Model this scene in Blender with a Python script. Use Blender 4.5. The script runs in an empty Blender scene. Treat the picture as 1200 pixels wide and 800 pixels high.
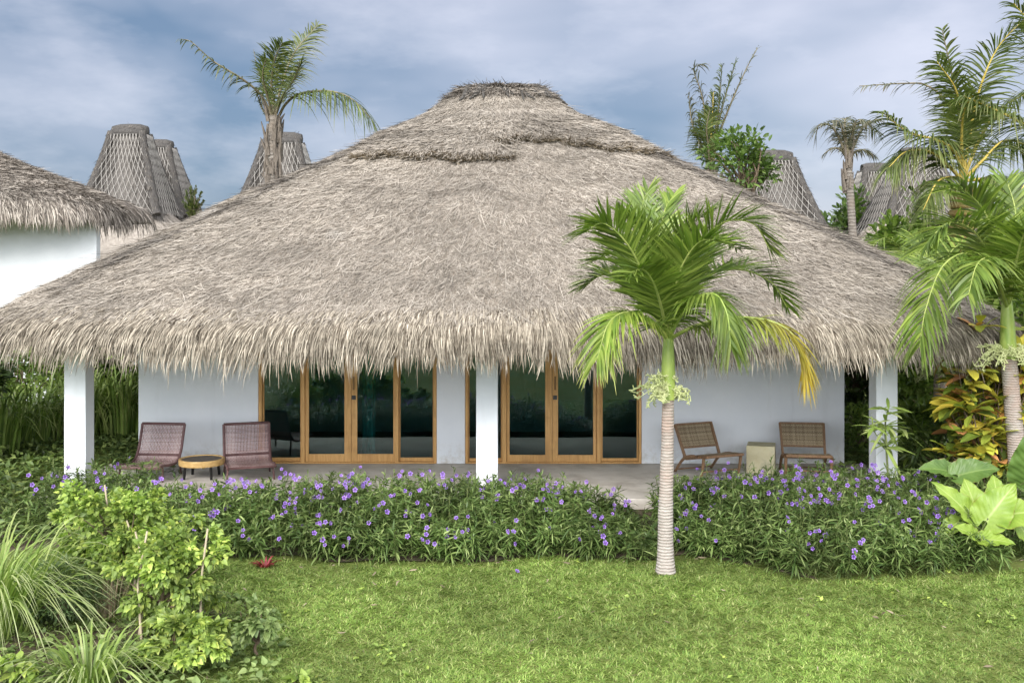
import bpy, math
import numpy as np

rng = np.random.default_rng(11)
scene = bpy.context.scene
COL = scene.collection
F, HZ, CX, CAMZ, GZ = 1210.0, 320.0, 600.0, 3.1, -0.15
UP = np.array([0, 0, 1.0])


def P(px, py, D):
    """world point seen at a photo pixel at a chosen distance"""
    return np.array([(px - CX) * D / F, D, CAMZ - (py - HZ) * D / F])


def unit(v):
    return v / np.maximum(np.linalg.norm(v, axis=-1, keepdims=True), 1e-9)


def smooth(a, b, x):
    t = np.clip((x - a) / (b - a), 0, 1)
    return t * t * (3 - 2 * t)


def wob(x, y=0.0, s=1.0, k=0.0):
    """cheap smooth 2-d noise in about -1..1"""
    x = np.asarray(x, float) * s + k
    y = np.asarray(y, float) * s + k * 1.7
    return (np.sin(x * 1.0 + 1.3 * np.sin(y * .7 + k)) + np.sin(y * 1.31 + 1.1 * np.sin(x * .83 + 2.1))
            + .6 * np.sin(x * 2.3 + y * 1.9 + .7) + .4 * np.sin(x * 4.1 - y * 3.7 + 1.9)) / 3.0


# ---------------------------------------------------------------- objects
def org(o):
    v = np.zeros(3)
    while o is not None:
        v += np.array(o.location)
        o = o.parent
    return v


def tag(o, label=None, cat=None, group=None, kind=None):
    if label: o['label'] = label
    if cat: o['category'] = cat
    if group: o['group'] = group
    if kind: o['kind'] = kind
    return o


def thing(name, loc, label, cat, group=None, rz=0.0):
    o = bpy.data.objects.new(name, None)
    o.empty_display_size = .2
    COL.objects.link(o)
    o.location = tuple(float(a) for a in loc)
    o.rotation_euler = (0, 0, rz)
    return tag(o, label, cat, group)


def copy_tree(o, parent=None):
    c = o.copy()
    COL.objects.link(c)
    c.parent = parent
    for ch in [x for x in bpy.data.objects if x.parent == o]:
        copy_tree(ch, c)
    return c


class MB:
    def __init__(self):
        self.v, self.f, self.t, self.n = [], [], [], 0

    def add(self, V, Fc, t=None):
        V = np.asarray(V, float).reshape(-1, 3)
        Fc = np.asarray(Fc, np.int64)
        self.v.append(V)
        self.f.append(Fc + self.n)
        self.t.append(np.zeros(len(V)) if t is None else np.broadcast_to(np.asarray(t, float), (len(V),)))
        self.n += len(V)
        return self

    def strips(self, C, S, W, t=None):
        """C (N,K,3) centre lines, S (N,K,3) or (N,1,3) side vectors, W (N,K) half widths"""
        N, K = C.shape[:2]
        if N == 0: return self
        W = np.broadcast_to(W, (N, K))[..., None]
        A = C - S * W
        B = C + S * W
        V = np.stack([A, B], 2).reshape(-1, 3)
        base = (np.arange(N) * K * 2)[:, None] + (np.arange(K - 1) * 2)[None, :]
        q = np.stack([base, base + 1, base + 3, base + 2], -1).reshape(-1, 4)
        if t is None: t = np.linspace(0, 1, K)
        t = np.repeat(np.broadcast_to(t, (N, K)).reshape(-1), 2)
        return self.add(V, q, t)

    def tube(self, pts, rad, sides=6, cap=True, ref=None, tt=None):
        pts = np.asarray(pts, float)
        K = len(pts)
        rad = np.broadcast_to(np.asarray(rad, float), (K,))
        T = unit(np.gradient(pts, axis=0))
        ref = np.array([.31, .9, .05]) if ref is None else np.asarray(ref, float)
        if abs(np.dot(unit(pts[-1] - pts[0]), unit(ref))) > .9: ref = np.array([.9, .1, .3])
        A = unit(np.cross(T, ref))
        B = np.cross(T, A)
        ang = np.arange(sides) * 2 * math.pi / sides
        V = pts[:, None] + rad[:, None, None] * (np.cos(ang)[None, :, None] * A[:, None] + np.sin(ang)[None, :, None] * B[:, None])
        i = np.arange(K - 1)[:, None] * sides
        j = np.arange(sides)[None]
        jn = (j + 1) % sides
        q = np.stack([i + j, i + jn, i + sides + jn, i + sides + j], -1).reshape(-1, 4)
        if tt is None: tt = np.linspace(0, 1, K)
        tv = np.repeat(tt, sides)
        V = V.reshape(-1, 3)
        n0 = self.n
        self.add(V, q, tv)
        if cap:
            for k in (0, K - 1):
                self.v.append(pts[k:k + 1]); self.t.append(np.array([tt[k]]))
                c = self.n; self.n += 1
                self.f.append(np.stack([np.full(sides, c), n0 + k * sides + np.arange(sides), n0 + k * sides + (np.arange(sides) + 1) % sides], -1))
        return self

    def box(self, x0, x1, y0, y1, z0, z1):
        V = [(x, y, z) for z in (z0, z1) for y in (y0, y1) for x in (x0, x1)]
        return self.add(V, [(0, 2, 3, 1), (4, 5, 7, 6), (0, 1, 5, 4), (2, 6, 7, 3), (0, 4, 6, 2), (1, 3, 7, 5)])

    def beam(self, a, b, w, h, up=UP):
        """square bar from a to b, w across, h along up"""
        a = np.asarray(a, float); b = np.asarray(b, float)
        d = unit(b - a)
        s = unit(np.cross(d, up)); u = np.cross(s, d)
        V = [p + s * sx * w / 2 + u * su * h / 2 for p in (a, b) for sx, su in ((-1, -1), (1, -1), (1, 1), (-1, 1))]
        return self.add(V, [(0, 1, 2, 3), (7, 6, 5, 4), (0, 4, 5, 1), (1, 5, 6, 2), (2, 6, 7, 3), (3, 7, 4, 0)])

    def scatter(self, tv, tf, pos, X, Y, Z, sc, tt=None):
        """template verts tv placed with axes X,Y,Z (N,3) and scale (N,) or (N,3)"""
        N = len(pos)
        if N == 0: return self
        sc = np.asarray(sc, float)
        if sc.ndim == 1: sc = np.repeat(sc[:, None], 3, 1)
        tv = np.asarray(tv, float)
        V = pos[:, None] + (tv[None, :, 0:1] * sc[:, None, 0:1]) * X[:, None] + (tv[None, :, 1:2] * sc[:, None, 1:2]) * Y[:, None] + (tv[None, :, 2:3] * sc[:, None, 2:3]) * Z[:, None]
        tf = np.asarray(tf)
        q = (np.arange(N) * len(tv))[:, None, None] + tf[None]
        t = np.tile(tv[:, 0] if tt is None else tt, N)
        return self.add(V.reshape(-1, 3), q.reshape(-1, tf.shape[1]), t)

    def grid(self, V, closed_u=False, t=None):
        """V (K,M,3) rows by columns"""
        K, M = V.shape[:2]
        i = np.arange(K - 1)[:, None] * M
        j = np.arange(M if closed_u else M - 1)[None]
        jn = (j + 1) % M
        q = np.stack([i + j, i + jn, i + M + jn, i + M + j], -1).reshape(-1, 4)
        return self.add(V.reshape(-1, 3), q, None if t is None else t.reshape(-1))

    def lathe(self, prof, c=(0, 0, 0), sides=32):
        prof = np.asarray(prof, float)
        a = np.arange(sides) * 2 * math.pi / sides
        V = np.stack([prof[:, 0:1] * np.cos(a), prof[:, 0:1] * np.sin(a), np.repeat(prof[:, 1:2], sides, 1)], -1) + np.asarray(c)
        return self.grid(V, True)

    def build(self, name, mat, parent=None, local=False, smooth=False, bevel=0, loc=None):
        V = np.concatenate(self.v)
        tv = np.concatenate(self.t)
        if not local:
            if parent is not None: V = V - org(parent)
            elif loc is not None: V = V - np.asarray(loc, float)
        fs = [f for f in self.f if len(f)]
        lv = np.concatenate([f.reshape(-1) for f in fs]).astype(np.int32)
        lt = np.concatenate([np.full(len(f), f.shape[1], np.int32) for f in fs])
        ls = np.concatenate([[0], np.cumsum(lt)[:-1]]).astype(np.int32)
        me = bpy.data.meshes.new(name)
        me.vertices.add(len(V)); me.vertices.foreach_set('co', V.astype(np.float32).ravel())
        me.loops.add(len(lv)); me.loops.foreach_set('vertex_index', lv)
        me.polygons.add(len(lt)); me.polygons.foreach_set('loop_start', ls); me.polygons.foreach_set('loop_total', lt)
        me.polygons.foreach_set('use_smooth', np.full(len(lt), bool(smooth)))
        at = me.attributes.new('along', 'FLOAT', 'POINT'); at.data.foreach_set('value', tv.astype(np.float32))
        me.update(calc_edges=True)
        me.validate()
        if mat: me.materials.append(mat)
        o = bpy.data.objects.new(name, me)
        COL.objects.link(o)
        if parent is not None: o.parent = parent
        elif loc is not None: o.location = tuple(float(a) for a in loc)
        if bevel:
            m = o.modifiers.new('bevel', 'BEVEL'); m.width = bevel; m.segments = 2; m.limit_method = 'ANGLE'
        return o


def spline(pts, n):
    pts = np.asarray(pts, float)
    K = len(pts)
    if K == 2:
        return pts[0] + (pts[1] - pts[0]) * np.linspace(0, 1, n)[:, None]
    Q = np.vstack([2 * pts[0] - pts[1], pts, 2 * pts[-1] - pts[-2]])
    s = np.linspace(0, K - 1 - 1e-6, n)
    i = s.astype(int); u = (s - i)[:, None]
    a, b, c, d = Q[i], Q[i + 1], Q[i + 2], Q[i + 3]
    R = .5 * ((2 * b) + (c - a) * u + (2 * a - 5 * b + 4 * c - d) * u ** 2 + (3 * b - a - 3 * c + d) * u ** 3)
    L = np.concatenate([[0], np.cumsum(np.linalg.norm(np.diff(R, axis=0), axis=1))])
    q = np.linspace(0, L[-1], n)
    return np.stack([np.interp(q, L, R[:, k]) for k in range(3)], -1)


# ---------------------------------------------------------------- materials
def new_mat(name):
    m = bpy.data.materials.new(name); m.use_nodes = True
    nt = m.node_tree
    for n in list(nt.nodes): nt.nodes.remove(n)
    return m, nt, nt.nodes, nt.links


def ramp(N, stops, interp='LINEAR'):
    r = N.new('ShaderNodeValToRGB')
    cr = r.color_ramp; cr.interpolation = interp
    while len(cr.elements) < len(stops): cr.elements.new(.5)
    for e, (p, c) in zip(cr.elements, stops):
        e.position = p; e.color = (*c, 1)
    return r


def noise(N, L, scale, detail=3, rough=.55, vec=None, dist=0.0):
    n = N.new('ShaderNodeTexNoise')
    n.inputs['Scale'].default_value = scale; n.inputs['Detail'].default_value = detail
    n.inputs['Roughness'].default_value = rough; n.inputs['Distortion'].default_value = dist
    if vec is not None: L.new(vec, n.inputs['Vector'])
    return n


def obj_coord(N, L, scale=(1, 1, 1)):
    tc = N.new('ShaderNodeTexCoord')
    mp = N.new('ShaderNodeMapping'); mp.inputs['Scale'].default_value = scale
    L.new(tc.outputs['Object'], mp.inputs['Vector'])
    return mp.outputs['Vector']


def mixc(N, L, a, b, fac, mode='MIX'):
    m = N.new('ShaderNodeMix'); m.data_type = 'RGBA'; m.blend_type = mode
    for s, v in ((6, a), (7, b)):
        if hasattr(v, 'is_linked'): L.new(v, m.inputs[s])
        else: m.inputs[s].default_value = (*v, 1)
    if hasattr(fac, 'is_linked'): L.new(fac, m.inputs[0])
    else: m.inputs[0].default_value = fac
    return m.outputs[2]


def maprange(N, L, v, a, b, c, d):
    m = N.new('ShaderNodeMapRange')
    L.new(v, m.inputs[0])
    for i, x in enumerate((a, b, c, d)): m.inputs[i + 1].default_value = x
    return m.outputs[0]


def bump(N, L, h, strength, dist=.02):
    b = N.new('ShaderNodeBump'); b.inputs['Strength'].default_value = strength; b.inputs['Distance'].default_value = dist
    L.new(h, b.inputs['Height'])
    return b.outputs['Normal']


def leaf_mat(name, stops, rough=.45, trans=.3, tip=None, tip_from=.6, patch=.35, pscale=1.5, tcol=None, spec=.4, veins=False):
    """a leaf's own colour: random per leaf, drifting over the plant, tip tint by position along the leaf"""
    m, nt, N, L = new_mat(name)
    g = N.new('ShaderNodeNewGeometry')
    r = ramp(N, stops)
    L.new(g.outputs['Random Per Island'], r.inputs[0])
    c = r.outputs[0]
    vec = obj_coord(N, L)
    nz = noise(N, L, pscale, 2, .5, vec)
    v = maprange(N, L, nz.outputs['Fac'], .3, .7, 1 - patch, 1 + patch)
    hsv = N.new('ShaderNodeHueSaturation'); L.new(c, hsv.inputs['Color']); L.new(v, hsv.inputs['Value'])
    c = hsv.outputs[0]
    if tip:
        a = N.new('ShaderNodeAttribute'); a.attribute_name = 'along'
        f = maprange(N, L, a.outputs['Fac'], tip_from, 1.0, 0, 1)
        c = mixc(N, L, c, tip, f)
    p = N.new('ShaderNodeBsdfPrincipled'); p.inputs['Roughness'].default_value = rough
    p.inputs['Specular IOR Level'].default_value = spec
    L.new(c, p.inputs['Base Color'])
    if trans:
        t = N.new('ShaderNodeBsdfTranslucent')
        tm = mixc(N, L, c, tcol or (1.0, 1.25, .45), 1.0, 'MULTIPLY')
        L.new(tm, t.inputs['Color'])
        mx = N.new('ShaderNodeMixShader'); mx.inputs[0].default_value = trans
        L.new(p.outputs[0], mx.inputs[1]); L.new(t.outputs[0], mx.inputs[2])
        s = mx.outputs[0]
    else:
        s = p.outputs[0]
    o = N.new('ShaderNodeOutputMaterial'); L.new(s, o.inputs[0])
    return m


def surf_mat(name, c1, c2, scale=4, detail=4, rough=.7, bumps=.0, bdist=.01, vscale=(1, 1, 1), spec=.3, metal=0.0, dirt=None, dscale=1.2, dpos=(.55, .75)):
    m, nt, N, L = new_mat(name)
    vec = obj_coord(N, L, vscale)
    nz = noise(N, L, scale, detail, .6, vec)
    r = ramp(N, [(.3, c1), (.7, c2)]); L.new(nz.outputs['Fac'], r.inputs[0])
    c = r.outputs[0]
    if dirt:
        d = noise(N, L, dscale, 5, .65, obj_coord(N, L))
        c = mixc(N, L, c, dirt, maprange(N, L, d.outputs['Fac'], dpos[0], dpos[1], 0, 1))
    p = N.new('ShaderNodeBsdfPrincipled'); p.inputs['Roughness'].default_value = rough
    p.inputs['Specular IOR Level'].default_value = spec; p.inputs['Metallic'].default_value = metal
    L.new(c, p.inputs['Base Color'])
    if bumps:
        nb = noise(N, L, scale * 4, 4, .6, vec)
        L.new(bump(N, L, nb.outputs['Fac'], bumps, bdist), p.inputs['Normal'])
    o = N.new('ShaderNodeOutputMaterial'); L.new(p.outputs[0], o.inputs[0])
    return m


def straw_mat(name, stops, pc=(.5, .5, .5), pscale=.6, amount=.35, rough=.8, spots=True):
    m, nt, N, L = new_mat(name)
    g = N.new('ShaderNodeNewGeometry')
    r = ramp(N, stops); L.new(g.outputs['Random Per Island'], r.inputs[0])
    vec = obj_coord(N, L)
    nz = noise(N, L, pscale, 6, .62, obj_coord(N, L, (1, 1, 3.2)))
    v = maprange(N, L, nz.outputs['Fac'], .3, .7, 1 - amount, 1 + amount)
    hsv = N.new('ShaderNodeHueSaturation'); L.new(r.outputs[0], hsv.inputs['Color']); L.new(v, hsv.inputs['Value'])
    c = hsv.outputs[0]
    if spots:   # a few bleached pale patches
        n2 = noise(N, L, 1.1, 3, .5, vec)
        c = mixc(N, L, c, (.55, .53, .5), maprange(N, L, n2.outputs['Fac'], .68, .78, 0, .4))
    p = N.new('ShaderNodeBsdfPrincipled'); p.inputs['Roughness'].default_value = rough
    p.inputs['Specular IOR Level'].default_value = .15
    L.new(c, p.inputs['Base Color'])
    o = N.new('ShaderNodeOutputMaterial'); L.new(p.outputs[0], o.inputs[0])
    return m


M = {}
M['straw'] = straw_mat('weathered_thatch', [(0, (.155, .134, .108)), (.2, (.24, .21, .174)), (.65, (.31, .275, .232)), (1, (.4, .362, .312))])
M['straw_core'] = surf_mat('thatch_core', (.15, .125, .098), (.29, .25, .205), 9, 6, .9, .6, .02, (6, 6, 2))
M['fringe'] = straw_mat('eave_straw', [(0, (.065, .05, .036)), (.3, (.175, .148, .114)), (.65, (.3, .262, .208)), (1, (.44, .39, .315))], amount=.3, pscale=2.5, spots=False)
M['lip'] = straw_mat('lip_shade_straw', [(0, (.06, .045, .027)), (.4, (.17, .135, .09)), (1, (.34, .28, .2))], amount=.3, spots=False)  # darkened to paint the shadow line under the thatch lip; lawn litter shares it
M['ridge'] = straw_mat('dark_ridge_straw', [(0, (.045, .039, .034)), (.5, (.11, .097, .084)), (1, (.21, .19, .165))], amount=.3, spots=False)
M['straw_dark'] = straw_mat('old_grey_thatch', [(0, (.07, .06, .05)), (.4, (.18, .155, .13)), (1, (.4, .36, .31))], amount=.35, spots=False)
M['ridge_core'] = surf_mat('dark_ridge_bundle', (.04, .037, .034), (.115, .107, .098), 7, 6, .9, .6, .02, (5, 5, 1.5))
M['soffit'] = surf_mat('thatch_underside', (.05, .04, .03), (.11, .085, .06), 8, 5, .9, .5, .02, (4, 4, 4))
M['wall_old'] = surf_mat('white_lime_plaster', (.70, .735, .76), (.77, .795, .81), 1.3, 5, .85, .12, .004, dirt=(.62, .65, .66), dscale=.8, dpos=(.55, .8))
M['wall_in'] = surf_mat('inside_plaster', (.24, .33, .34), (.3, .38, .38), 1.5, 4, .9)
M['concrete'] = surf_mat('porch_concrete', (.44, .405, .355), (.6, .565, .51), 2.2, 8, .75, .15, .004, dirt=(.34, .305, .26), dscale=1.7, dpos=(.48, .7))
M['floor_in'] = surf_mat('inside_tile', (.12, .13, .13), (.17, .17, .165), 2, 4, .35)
M['teak'] = surf_mat('door_teak', (.46, .25, .08), (.64, .38, .14), 3.5, 6, .5, .2, .003, (9, 9, .8), .35, dirt=(.36, .19, .065), dscale=2.5, dpos=(.5, .8))
M['teak_dark'] = surf_mat('chair_teak', (.15, .085, .045), (.27, .165, .09), 6, 5, .55, .2, .003, (6, 6, 2))
M['table_wood'] = surf_mat('table_wood', (.42, .26, .09), (.6, .41, .17), 5, 5, .5, .1, .003, (3, 3, 6))
M['table_top'] = surf_mat('table_weave', (.06, .05, .04), (.14, .115, .085), 30, 3, .6, .4, .003)
M['black'] = surf_mat('black_metal', (.012, .012, .012), (.025, .025, .025), 5, 2, .4, spec=.5)
M['brass'] = surf_mat('dark_bronze', (.12, .07, .03), (.18, .11, .05), 5, 2, .4, metal=.8)
M['pink_cane'] = straw_mat('mauve_cane', [(0, (.2, .125, .118)), (.5, (.33, .225, .212)), (1, (.45, .335, .315))], amount=.15, spots=False, rough=.6)
M['pink_frame'] = surf_mat('mauve_frame', (.1, .052, .05), (.17, .095, .09), 8, 4, .5)
M['cane'] = straw_mat('brown_cane', [(0, (.14, .105, .062)), (.5, (.29, .225, .14)), (1, (.42, .35, .23))], amount=.15, spots=False, rough=.6)
M['stone'] = surf_mat('yellow_stone', (.5, .45, .27), (.66, .62, .43), 3, 7, .85, .5, .012, dirt=(.3, .29, .19), dscale=3, dpos=(.5, .72))
M['soil'] = surf_mat('bed_soil', (.055, .042, .028), (.13, .1, .065), 5, 8, .95, .8, .03, dirt=(.06, .08, .03), dscale=1.5, dpos=(.5, .7))
M['curtain'] = surf_mat('teal_curtain', (.06, .3, .3), (.1, .4, .38), 3, 2, .8)
M['cord'] = surf_mat('pale_net_cord', (.28, .265, .24), (.37, .35, .32), 9, 2, .8)
M['bark'] = surf_mat('grey_bark', (.085, .07, .055), (.2, .17, .14), 6, 6, .9, .6, .02, (3, 3, 1))
M['stem'] = surf_mat('green_stem', (.06, .085, .025), (.13, .15, .05), 8, 3, .6)
M['brown_stem'] = surf_mat('brown_stem', (.1, .07, .045), (.2, .15, .1), 8, 3, .8)
M['cane_stem'] = surf_mat('pale_stake', (.3, .25, .17), (.42, .36, .25), 8, 3, .8)


def glass_mat():
    m, nt, N, L = new_mat('tinted_door_glass')
    tr = N.new('ShaderNodeBsdfTransparent'); tr.inputs[0].default_value = (.5, .66, .66, 1)
    gl = N.new('ShaderNodeBsdfGlossy'); gl.inputs['Roughness'].default_value = .015
    gl.inputs['Color'].default_value = (.8, .9, .9, 1)
    fr = N.new('ShaderNodeFresnel'); fr.inputs['IOR'].default_value = 1.75
    nz = noise(N, L, .9, 2, .5, obj_coord(N, L))
    pass
    mx = N.new('ShaderNodeMixShader'); L.new(fr.outputs[0], mx.inputs[0])
    L.new(tr.outputs[0], mx.inputs[1]); L.new(gl.outputs[0], mx.inputs[2])
    o = N.new('ShaderNodeOutputMaterial'); L.new(mx.outputs[0], o.inputs[0])
    return m


M['glass'] = glass_mat()


def trunk_mat(name, c1, c2, ring, freq, patch):
    m, nt, N, L = new_mat(name)
    vec = obj_coord(N, L)
    w = N.new('ShaderNodeTexWave'); w.wave_type = 'BANDS'; w.bands_direction = 'Z'
    w.inputs['Scale'].default_value = freq; w.inputs['Distortion'].default_value = 2.2; w.inputs['Detail'].default_value = 3
    w.inputs['Detail Scale'].default_value = 2.5
    L.new(vec, w.inputs['Vector'])
    nz = noise(N, L, 9, 6, .65, obj_coord(N, L, (1, 1, 2.5)))
    c = ramp(N, [(.3, c1), (.7, c2)]); L.new(nz.outputs['Fac'], c.inputs[0])
    c = mixc(N, L, c.outputs[0], ring, maprange(N, L, w.outputs['Fac'], .62, .95, 0, .85))
    n2 = noise(N, L, 2.2, 4, .6, vec)
    at_ = N.new('ShaderNodeAttribute'); at_.attribute_name = 'along'
    mf = N.new('ShaderNodeMath'); mf.operation = 'MULTIPLY'; L.new(at_.outputs['Fac'], mf.inputs[0]); L.new(maprange(N, L, n2.outputs['Fac'], .45, .65, 0, 1), mf.inputs[1])
    c = mixc(N, L, c, patch, mf.outputs[0])
    p = N.new('ShaderNodeBsdfPrincipled'); p.inputs['Roughness'].default_value = .85
    p.inputs['Specular IOR Level'].default_value = .2
    L.new(c, p.inputs['Base Color'])
    mth = N.new('ShaderNodeMath'); mth.operation = 'ADD'; L.new(w.outputs['Fac'], mth.inputs[0]); L.new(nz.outputs['Fac'], mth.inputs[1])
    L.new(bump(N, L, mth.outputs[0], .6, .012), p.inputs['Normal'])
    o = N.new('ShaderNodeOutputMaterial'); L.new(p.outputs[0], o.inputs[0])
    return m


M['palm_trunk'] = trunk_mat('ringed_palm_trunk', (.27, .24, .21), (.44, .41, .37), (.235, .195, .17), 9.5, (.34, .235, .19))
M['coco_trunk'] = trunk_mat('coconut_trunk', (.13, .115, .1), (.26, .235, .205), (.08, .068, .056), 3.0, (.18, .15, .12))
M['crownshaft'] = surf_mat('green_crownshaft', (.2, .3, .05), (.34, .42, .1), 3, 3, .4, vscale=(4, 4, 1), spec=.5)
M['rachis'] = surf_mat('leaf_midrib', (.2, .27, .06), (.36, .4, .12), 5, 3, .5)
M['rachis_yellow'] = surf_mat('yellow_midrib', (.45, .33, .06), (.58, .46, .12), 5, 3, .5)
M['rachis_dry'] = surf_mat('dry_midrib', (.12, .1, .06), (.22, .19, .12), 5, 3, .7)
M['frond'] = leaf_mat('palm_leaflet', [(0, (.068, .115, .018)), (.5, (.128, .195, .03)), (1, (.255, .32, .065))], .38, .3, tip=(.15, .2, .05), tip_from=.75, pscale=2)
M['frond_light'] = leaf_mat('light_palm_leaflet', [(0, (.12, .2, .03)), (.5, (.2, .29, .045)), (1, (.3, .37, .07))], .4, .3, tip=(.35, .35, .1), tip_from=.75, pscale=2)
M['frond_gold'] = leaf_mat('yellowing_leaflet', [(0, (.26, .25, .03)), (.5, (.4, .33, .04)), (1, (.5, .4, .07))], .45, .3, tip=(.36, .22, .05), tip_from=.6, pscale=2, tcol=(1.1, 1, .4))
M['coco'] = leaf_mat('coconut_leaflet', [(0, (.05, .065, .024)), (.5, (.09, .11, .038)), (1, (.16, .175, .07))], .42, .25, tip=(.17, .16, .09), tip_from=.7)
M['coco_green'] = leaf_mat('green_coconut_leaflet', [(0, (.06, .085, .025)), (.5, (.105, .14, .04)), (1, (.185, .21, .07))], .42, .28, tip=(.2, .19, .08), tip_from=.75)
M['coco_dry'] = leaf_mat('greyish_coconut_leaflet', [(0, (.055, .06, .04)), (.5, (.1, .11, .07)), (1, (.18, .175, .12))], .55, .2, tip=(.16, .13, .09), tip_from=.6)
M['blossom'] = surf_mat('pale_palm_blossom', (.42, .48, .2), (.6, .62, .34), 8, 2, .6)
M['ruellia'] = leaf_mat('petunia_leaf', [(0, (.05, .09, .022)), (.5, (.1, .155, .04)), (.85, (.17, .23, .07)), (1, (.26, .32, .12))], .42, .22, patch=.4, pscale=1.6)
M['flower'] = leaf_mat('purple_petal', [(0, (.18, .075, .45)), (1, (.34, .165, .64))], .5, .25, tip=(.46, .3, .7), tip_from=.5, patch=.15, tcol=(1, .9, 1.1))
M['vine'] = leaf_mat('heart_leaf', [(0, (.13, .2, .045)), (.4, (.22, .31, .07)), (.8, (.33, .43, .09)), (1, (.48, .54, .13))], .45, .3, patch=.35, pscale=3.2)
M['vine_pale'] = leaf_mat('pale_heart_leaf', [(0, (.11, .17, .05)), (.5, (.18, .25, .08)), (1, (.27, .34, .12))], .5, .25, patch=.3, pscale=2.5)
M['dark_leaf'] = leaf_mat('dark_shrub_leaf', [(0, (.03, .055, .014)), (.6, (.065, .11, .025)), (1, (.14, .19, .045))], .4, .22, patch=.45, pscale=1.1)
M['mid_leaf'] = leaf_mat('green_shrub_leaf', [(0, (.075, .13, .025)), (.5, (.14, .215, .04)), (1, (.26, .34, .075))], .42, .28, patch=.4, pscale=1.2)
M['tree_leaf'] = leaf_mat('tree_leaf', [(0, (.055, .095, .025)), (.5, (.09, .15, .035)), (1, (.17, .24, .06))], .42, .28, patch=.3, pscale=.9)
M['reed'] = leaf_mat('reed_leaf', [(0, (.08, .13, .03)), (.5, (.15, .22, .045)), (1, (.28, .34, .11))], .4, .25, tip=(.22, .22, .09), tip_from=.8, patch=.4)
M['reed_pale'] = leaf_mat('pale_grass_blade', [(0, (.1, .16, .03)), (.5, (.19, .28, .055)), (1, (.36, .42, .14))], .4, .25, tip=(.4, .42, .24), tip_from=.6, patch=.25)
M['croton'] = leaf_mat('croton_leaf', [(0, (.07, .1, .02)), (.25, (.16, .23, .035)), (.45, (.42, .45, .06)), (.82, (.66, .54, .08)), (.92, (.55, .27, .1)), (1, (.2, .1, .05))], .35, .2, patch=.3, pscale=2.5, tcol=(1.1, 1, .4))
M['taro'] = leaf_mat('elephant_ear_leaf', [(0, (.25, .36, .04)), (1, (.38, .48, .07))], .4, .35, patch=.12, pscale=4)
M['taro_dark'] = leaf_mat('dark_elephant_ear_leaf', [(0, (.09, .17, .035)), (1, (.15, .25, .05))], .4, .3, patch=.15, pscale=4)
M['cordy'] = leaf_mat('strap_leaf', [(0, (.2, .29, .06)), (.5, (.3, .39, .1)), (1, (.44, .5, .2))], .4, .3, patch=.2)
M['red'] = leaf_mat('red_leaf', [(0, (.14, .02, .025)), (1, (.38, .06, .07))], .4, .25, patch=.2, tcol=(1.2, .5, .5))
M['cover'] = leaf_mat('ground_cover_leaf', [(0, (.045, .075, .018)), (.6, (.09, .135, .035)), (1, (.19, .24, .07))], .5, .2, patch=.5, pscale=.8)
M['feather'] = leaf_mat('feathery_leaf', [(0, (.05, .09, .03)), (.6, (.09, .14, .05)), (1, (.15, .2, .08))], .5, .25, patch=.3)
M['blade'] = leaf_mat('lawn_blade', [(0, (.1, .18, .034)), (.45, (.185, .29, .054)), (.85, (.285, .375, .093)), (1, (.44, .45, .2))], .5, .28, patch=.42, pscale=.55, tip=(.3, .34, .1), tip_from=.6)


def wall_mat():
    """lime wash: faint trowel clouds, hairline drips, splashed soil along the foot"""
    m, nt, N, L = new_mat('white_lime_plaster')
    vec = obj_coord(N, L)
    a = noise(N, L, 1.3, 6, .6, vec); b = noise(N, L, 5, 6, .7, obj_coord(N, L, (1, 1, .15))); d = noise(N, L, 7, 6, .7, vec)
    c = ramp(N, [(.3, (.69, .725, .75)), (.7, (.76, .785, .8))]); L.new(a.outputs['Fac'], c.inputs[0])
    c = mixc(N, L, c.outputs[0], (.6, .62, .62), maprange(N, L, b.outputs['Fac'], .56, .8, 0, .6))
    sp = N.new('ShaderNodeSeparateXYZ'); L.new(vec, sp.inputs[0])
    f = N.new('ShaderNodeMath'); f.operation = 'MULTIPLY'
    L.new(maprange(N, L, sp.outputs['Z'], 0, .42, 1, 0), f.inputs[0]); L.new(maprange(N, L, d.outputs['Fac'], .45, .7, 0, .75), f.inputs[1])
    c = mixc(N, L, c, (.42, .38, .31), f.outputs[0])
    p = N.new('ShaderNodeBsdfPrincipled'); p.inputs['Roughness'].default_value = .85; p.inputs['Specular IOR Level'].default_value = .25
    L.new(c, p.inputs['Base Color'])
    n = noise(N, L, 3.5, 6, .6, vec)
    L.new(bump(N, L, n.outputs['Fac'], .18, .012), p.inputs['Normal'])
    o = N.new('ShaderNodeOutputMaterial'); L.new(p.outputs[0], o.inputs[0])
    return m


M['wall'] = wall_mat()
# ---------------------------------------------------------------- camera, light, sky
cam = bpy.data.cameras.new('camera'); cam_o = bpy.data.objects.new('camera', cam); COL.objects.link(cam_o)
cam.sensor_width = 36; cam.lens = 36 * F / 1200; cam.shift_y = -(400 - HZ) / 1200
cam_o.location = (0, 0, CAMZ); cam_o.rotation_euler = (math.pi / 2, 0, 0)
cam.clip_end = 3000; cam.clip_start = .1
scene.camera = cam_o
vs = scene.view_settings
vs.view_transform = 'Standard'; vs.look = 'None'; vs.gamma = 1; vs.use_curve_mapping = False
vs.exposure = EXPOSURE = 1.38
SUN_EL, SUN_AZ = math.radians(34), math.radians(200)      # azimuth from +Y, clockwise: behind the camera, a little to its left
sl = bpy.data.lights.new('sun', 'SUN'); sl.energy = 1.5; sl.angle = math.radians(24); sl.color = (1, .96, .91)
so = bpy.data.objects.new('sun', sl); COL.objects.link(so)
sd = np.array([math.sin(SUN_AZ) * math.cos(SUN_EL), math.cos(SUN_AZ) * math.cos(SUN_EL), math.sin(SUN_EL)])
from mathutils import Vector
so.rotation_euler = Vector(sd).to_track_quat('Z', 'Y').to_euler()
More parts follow.
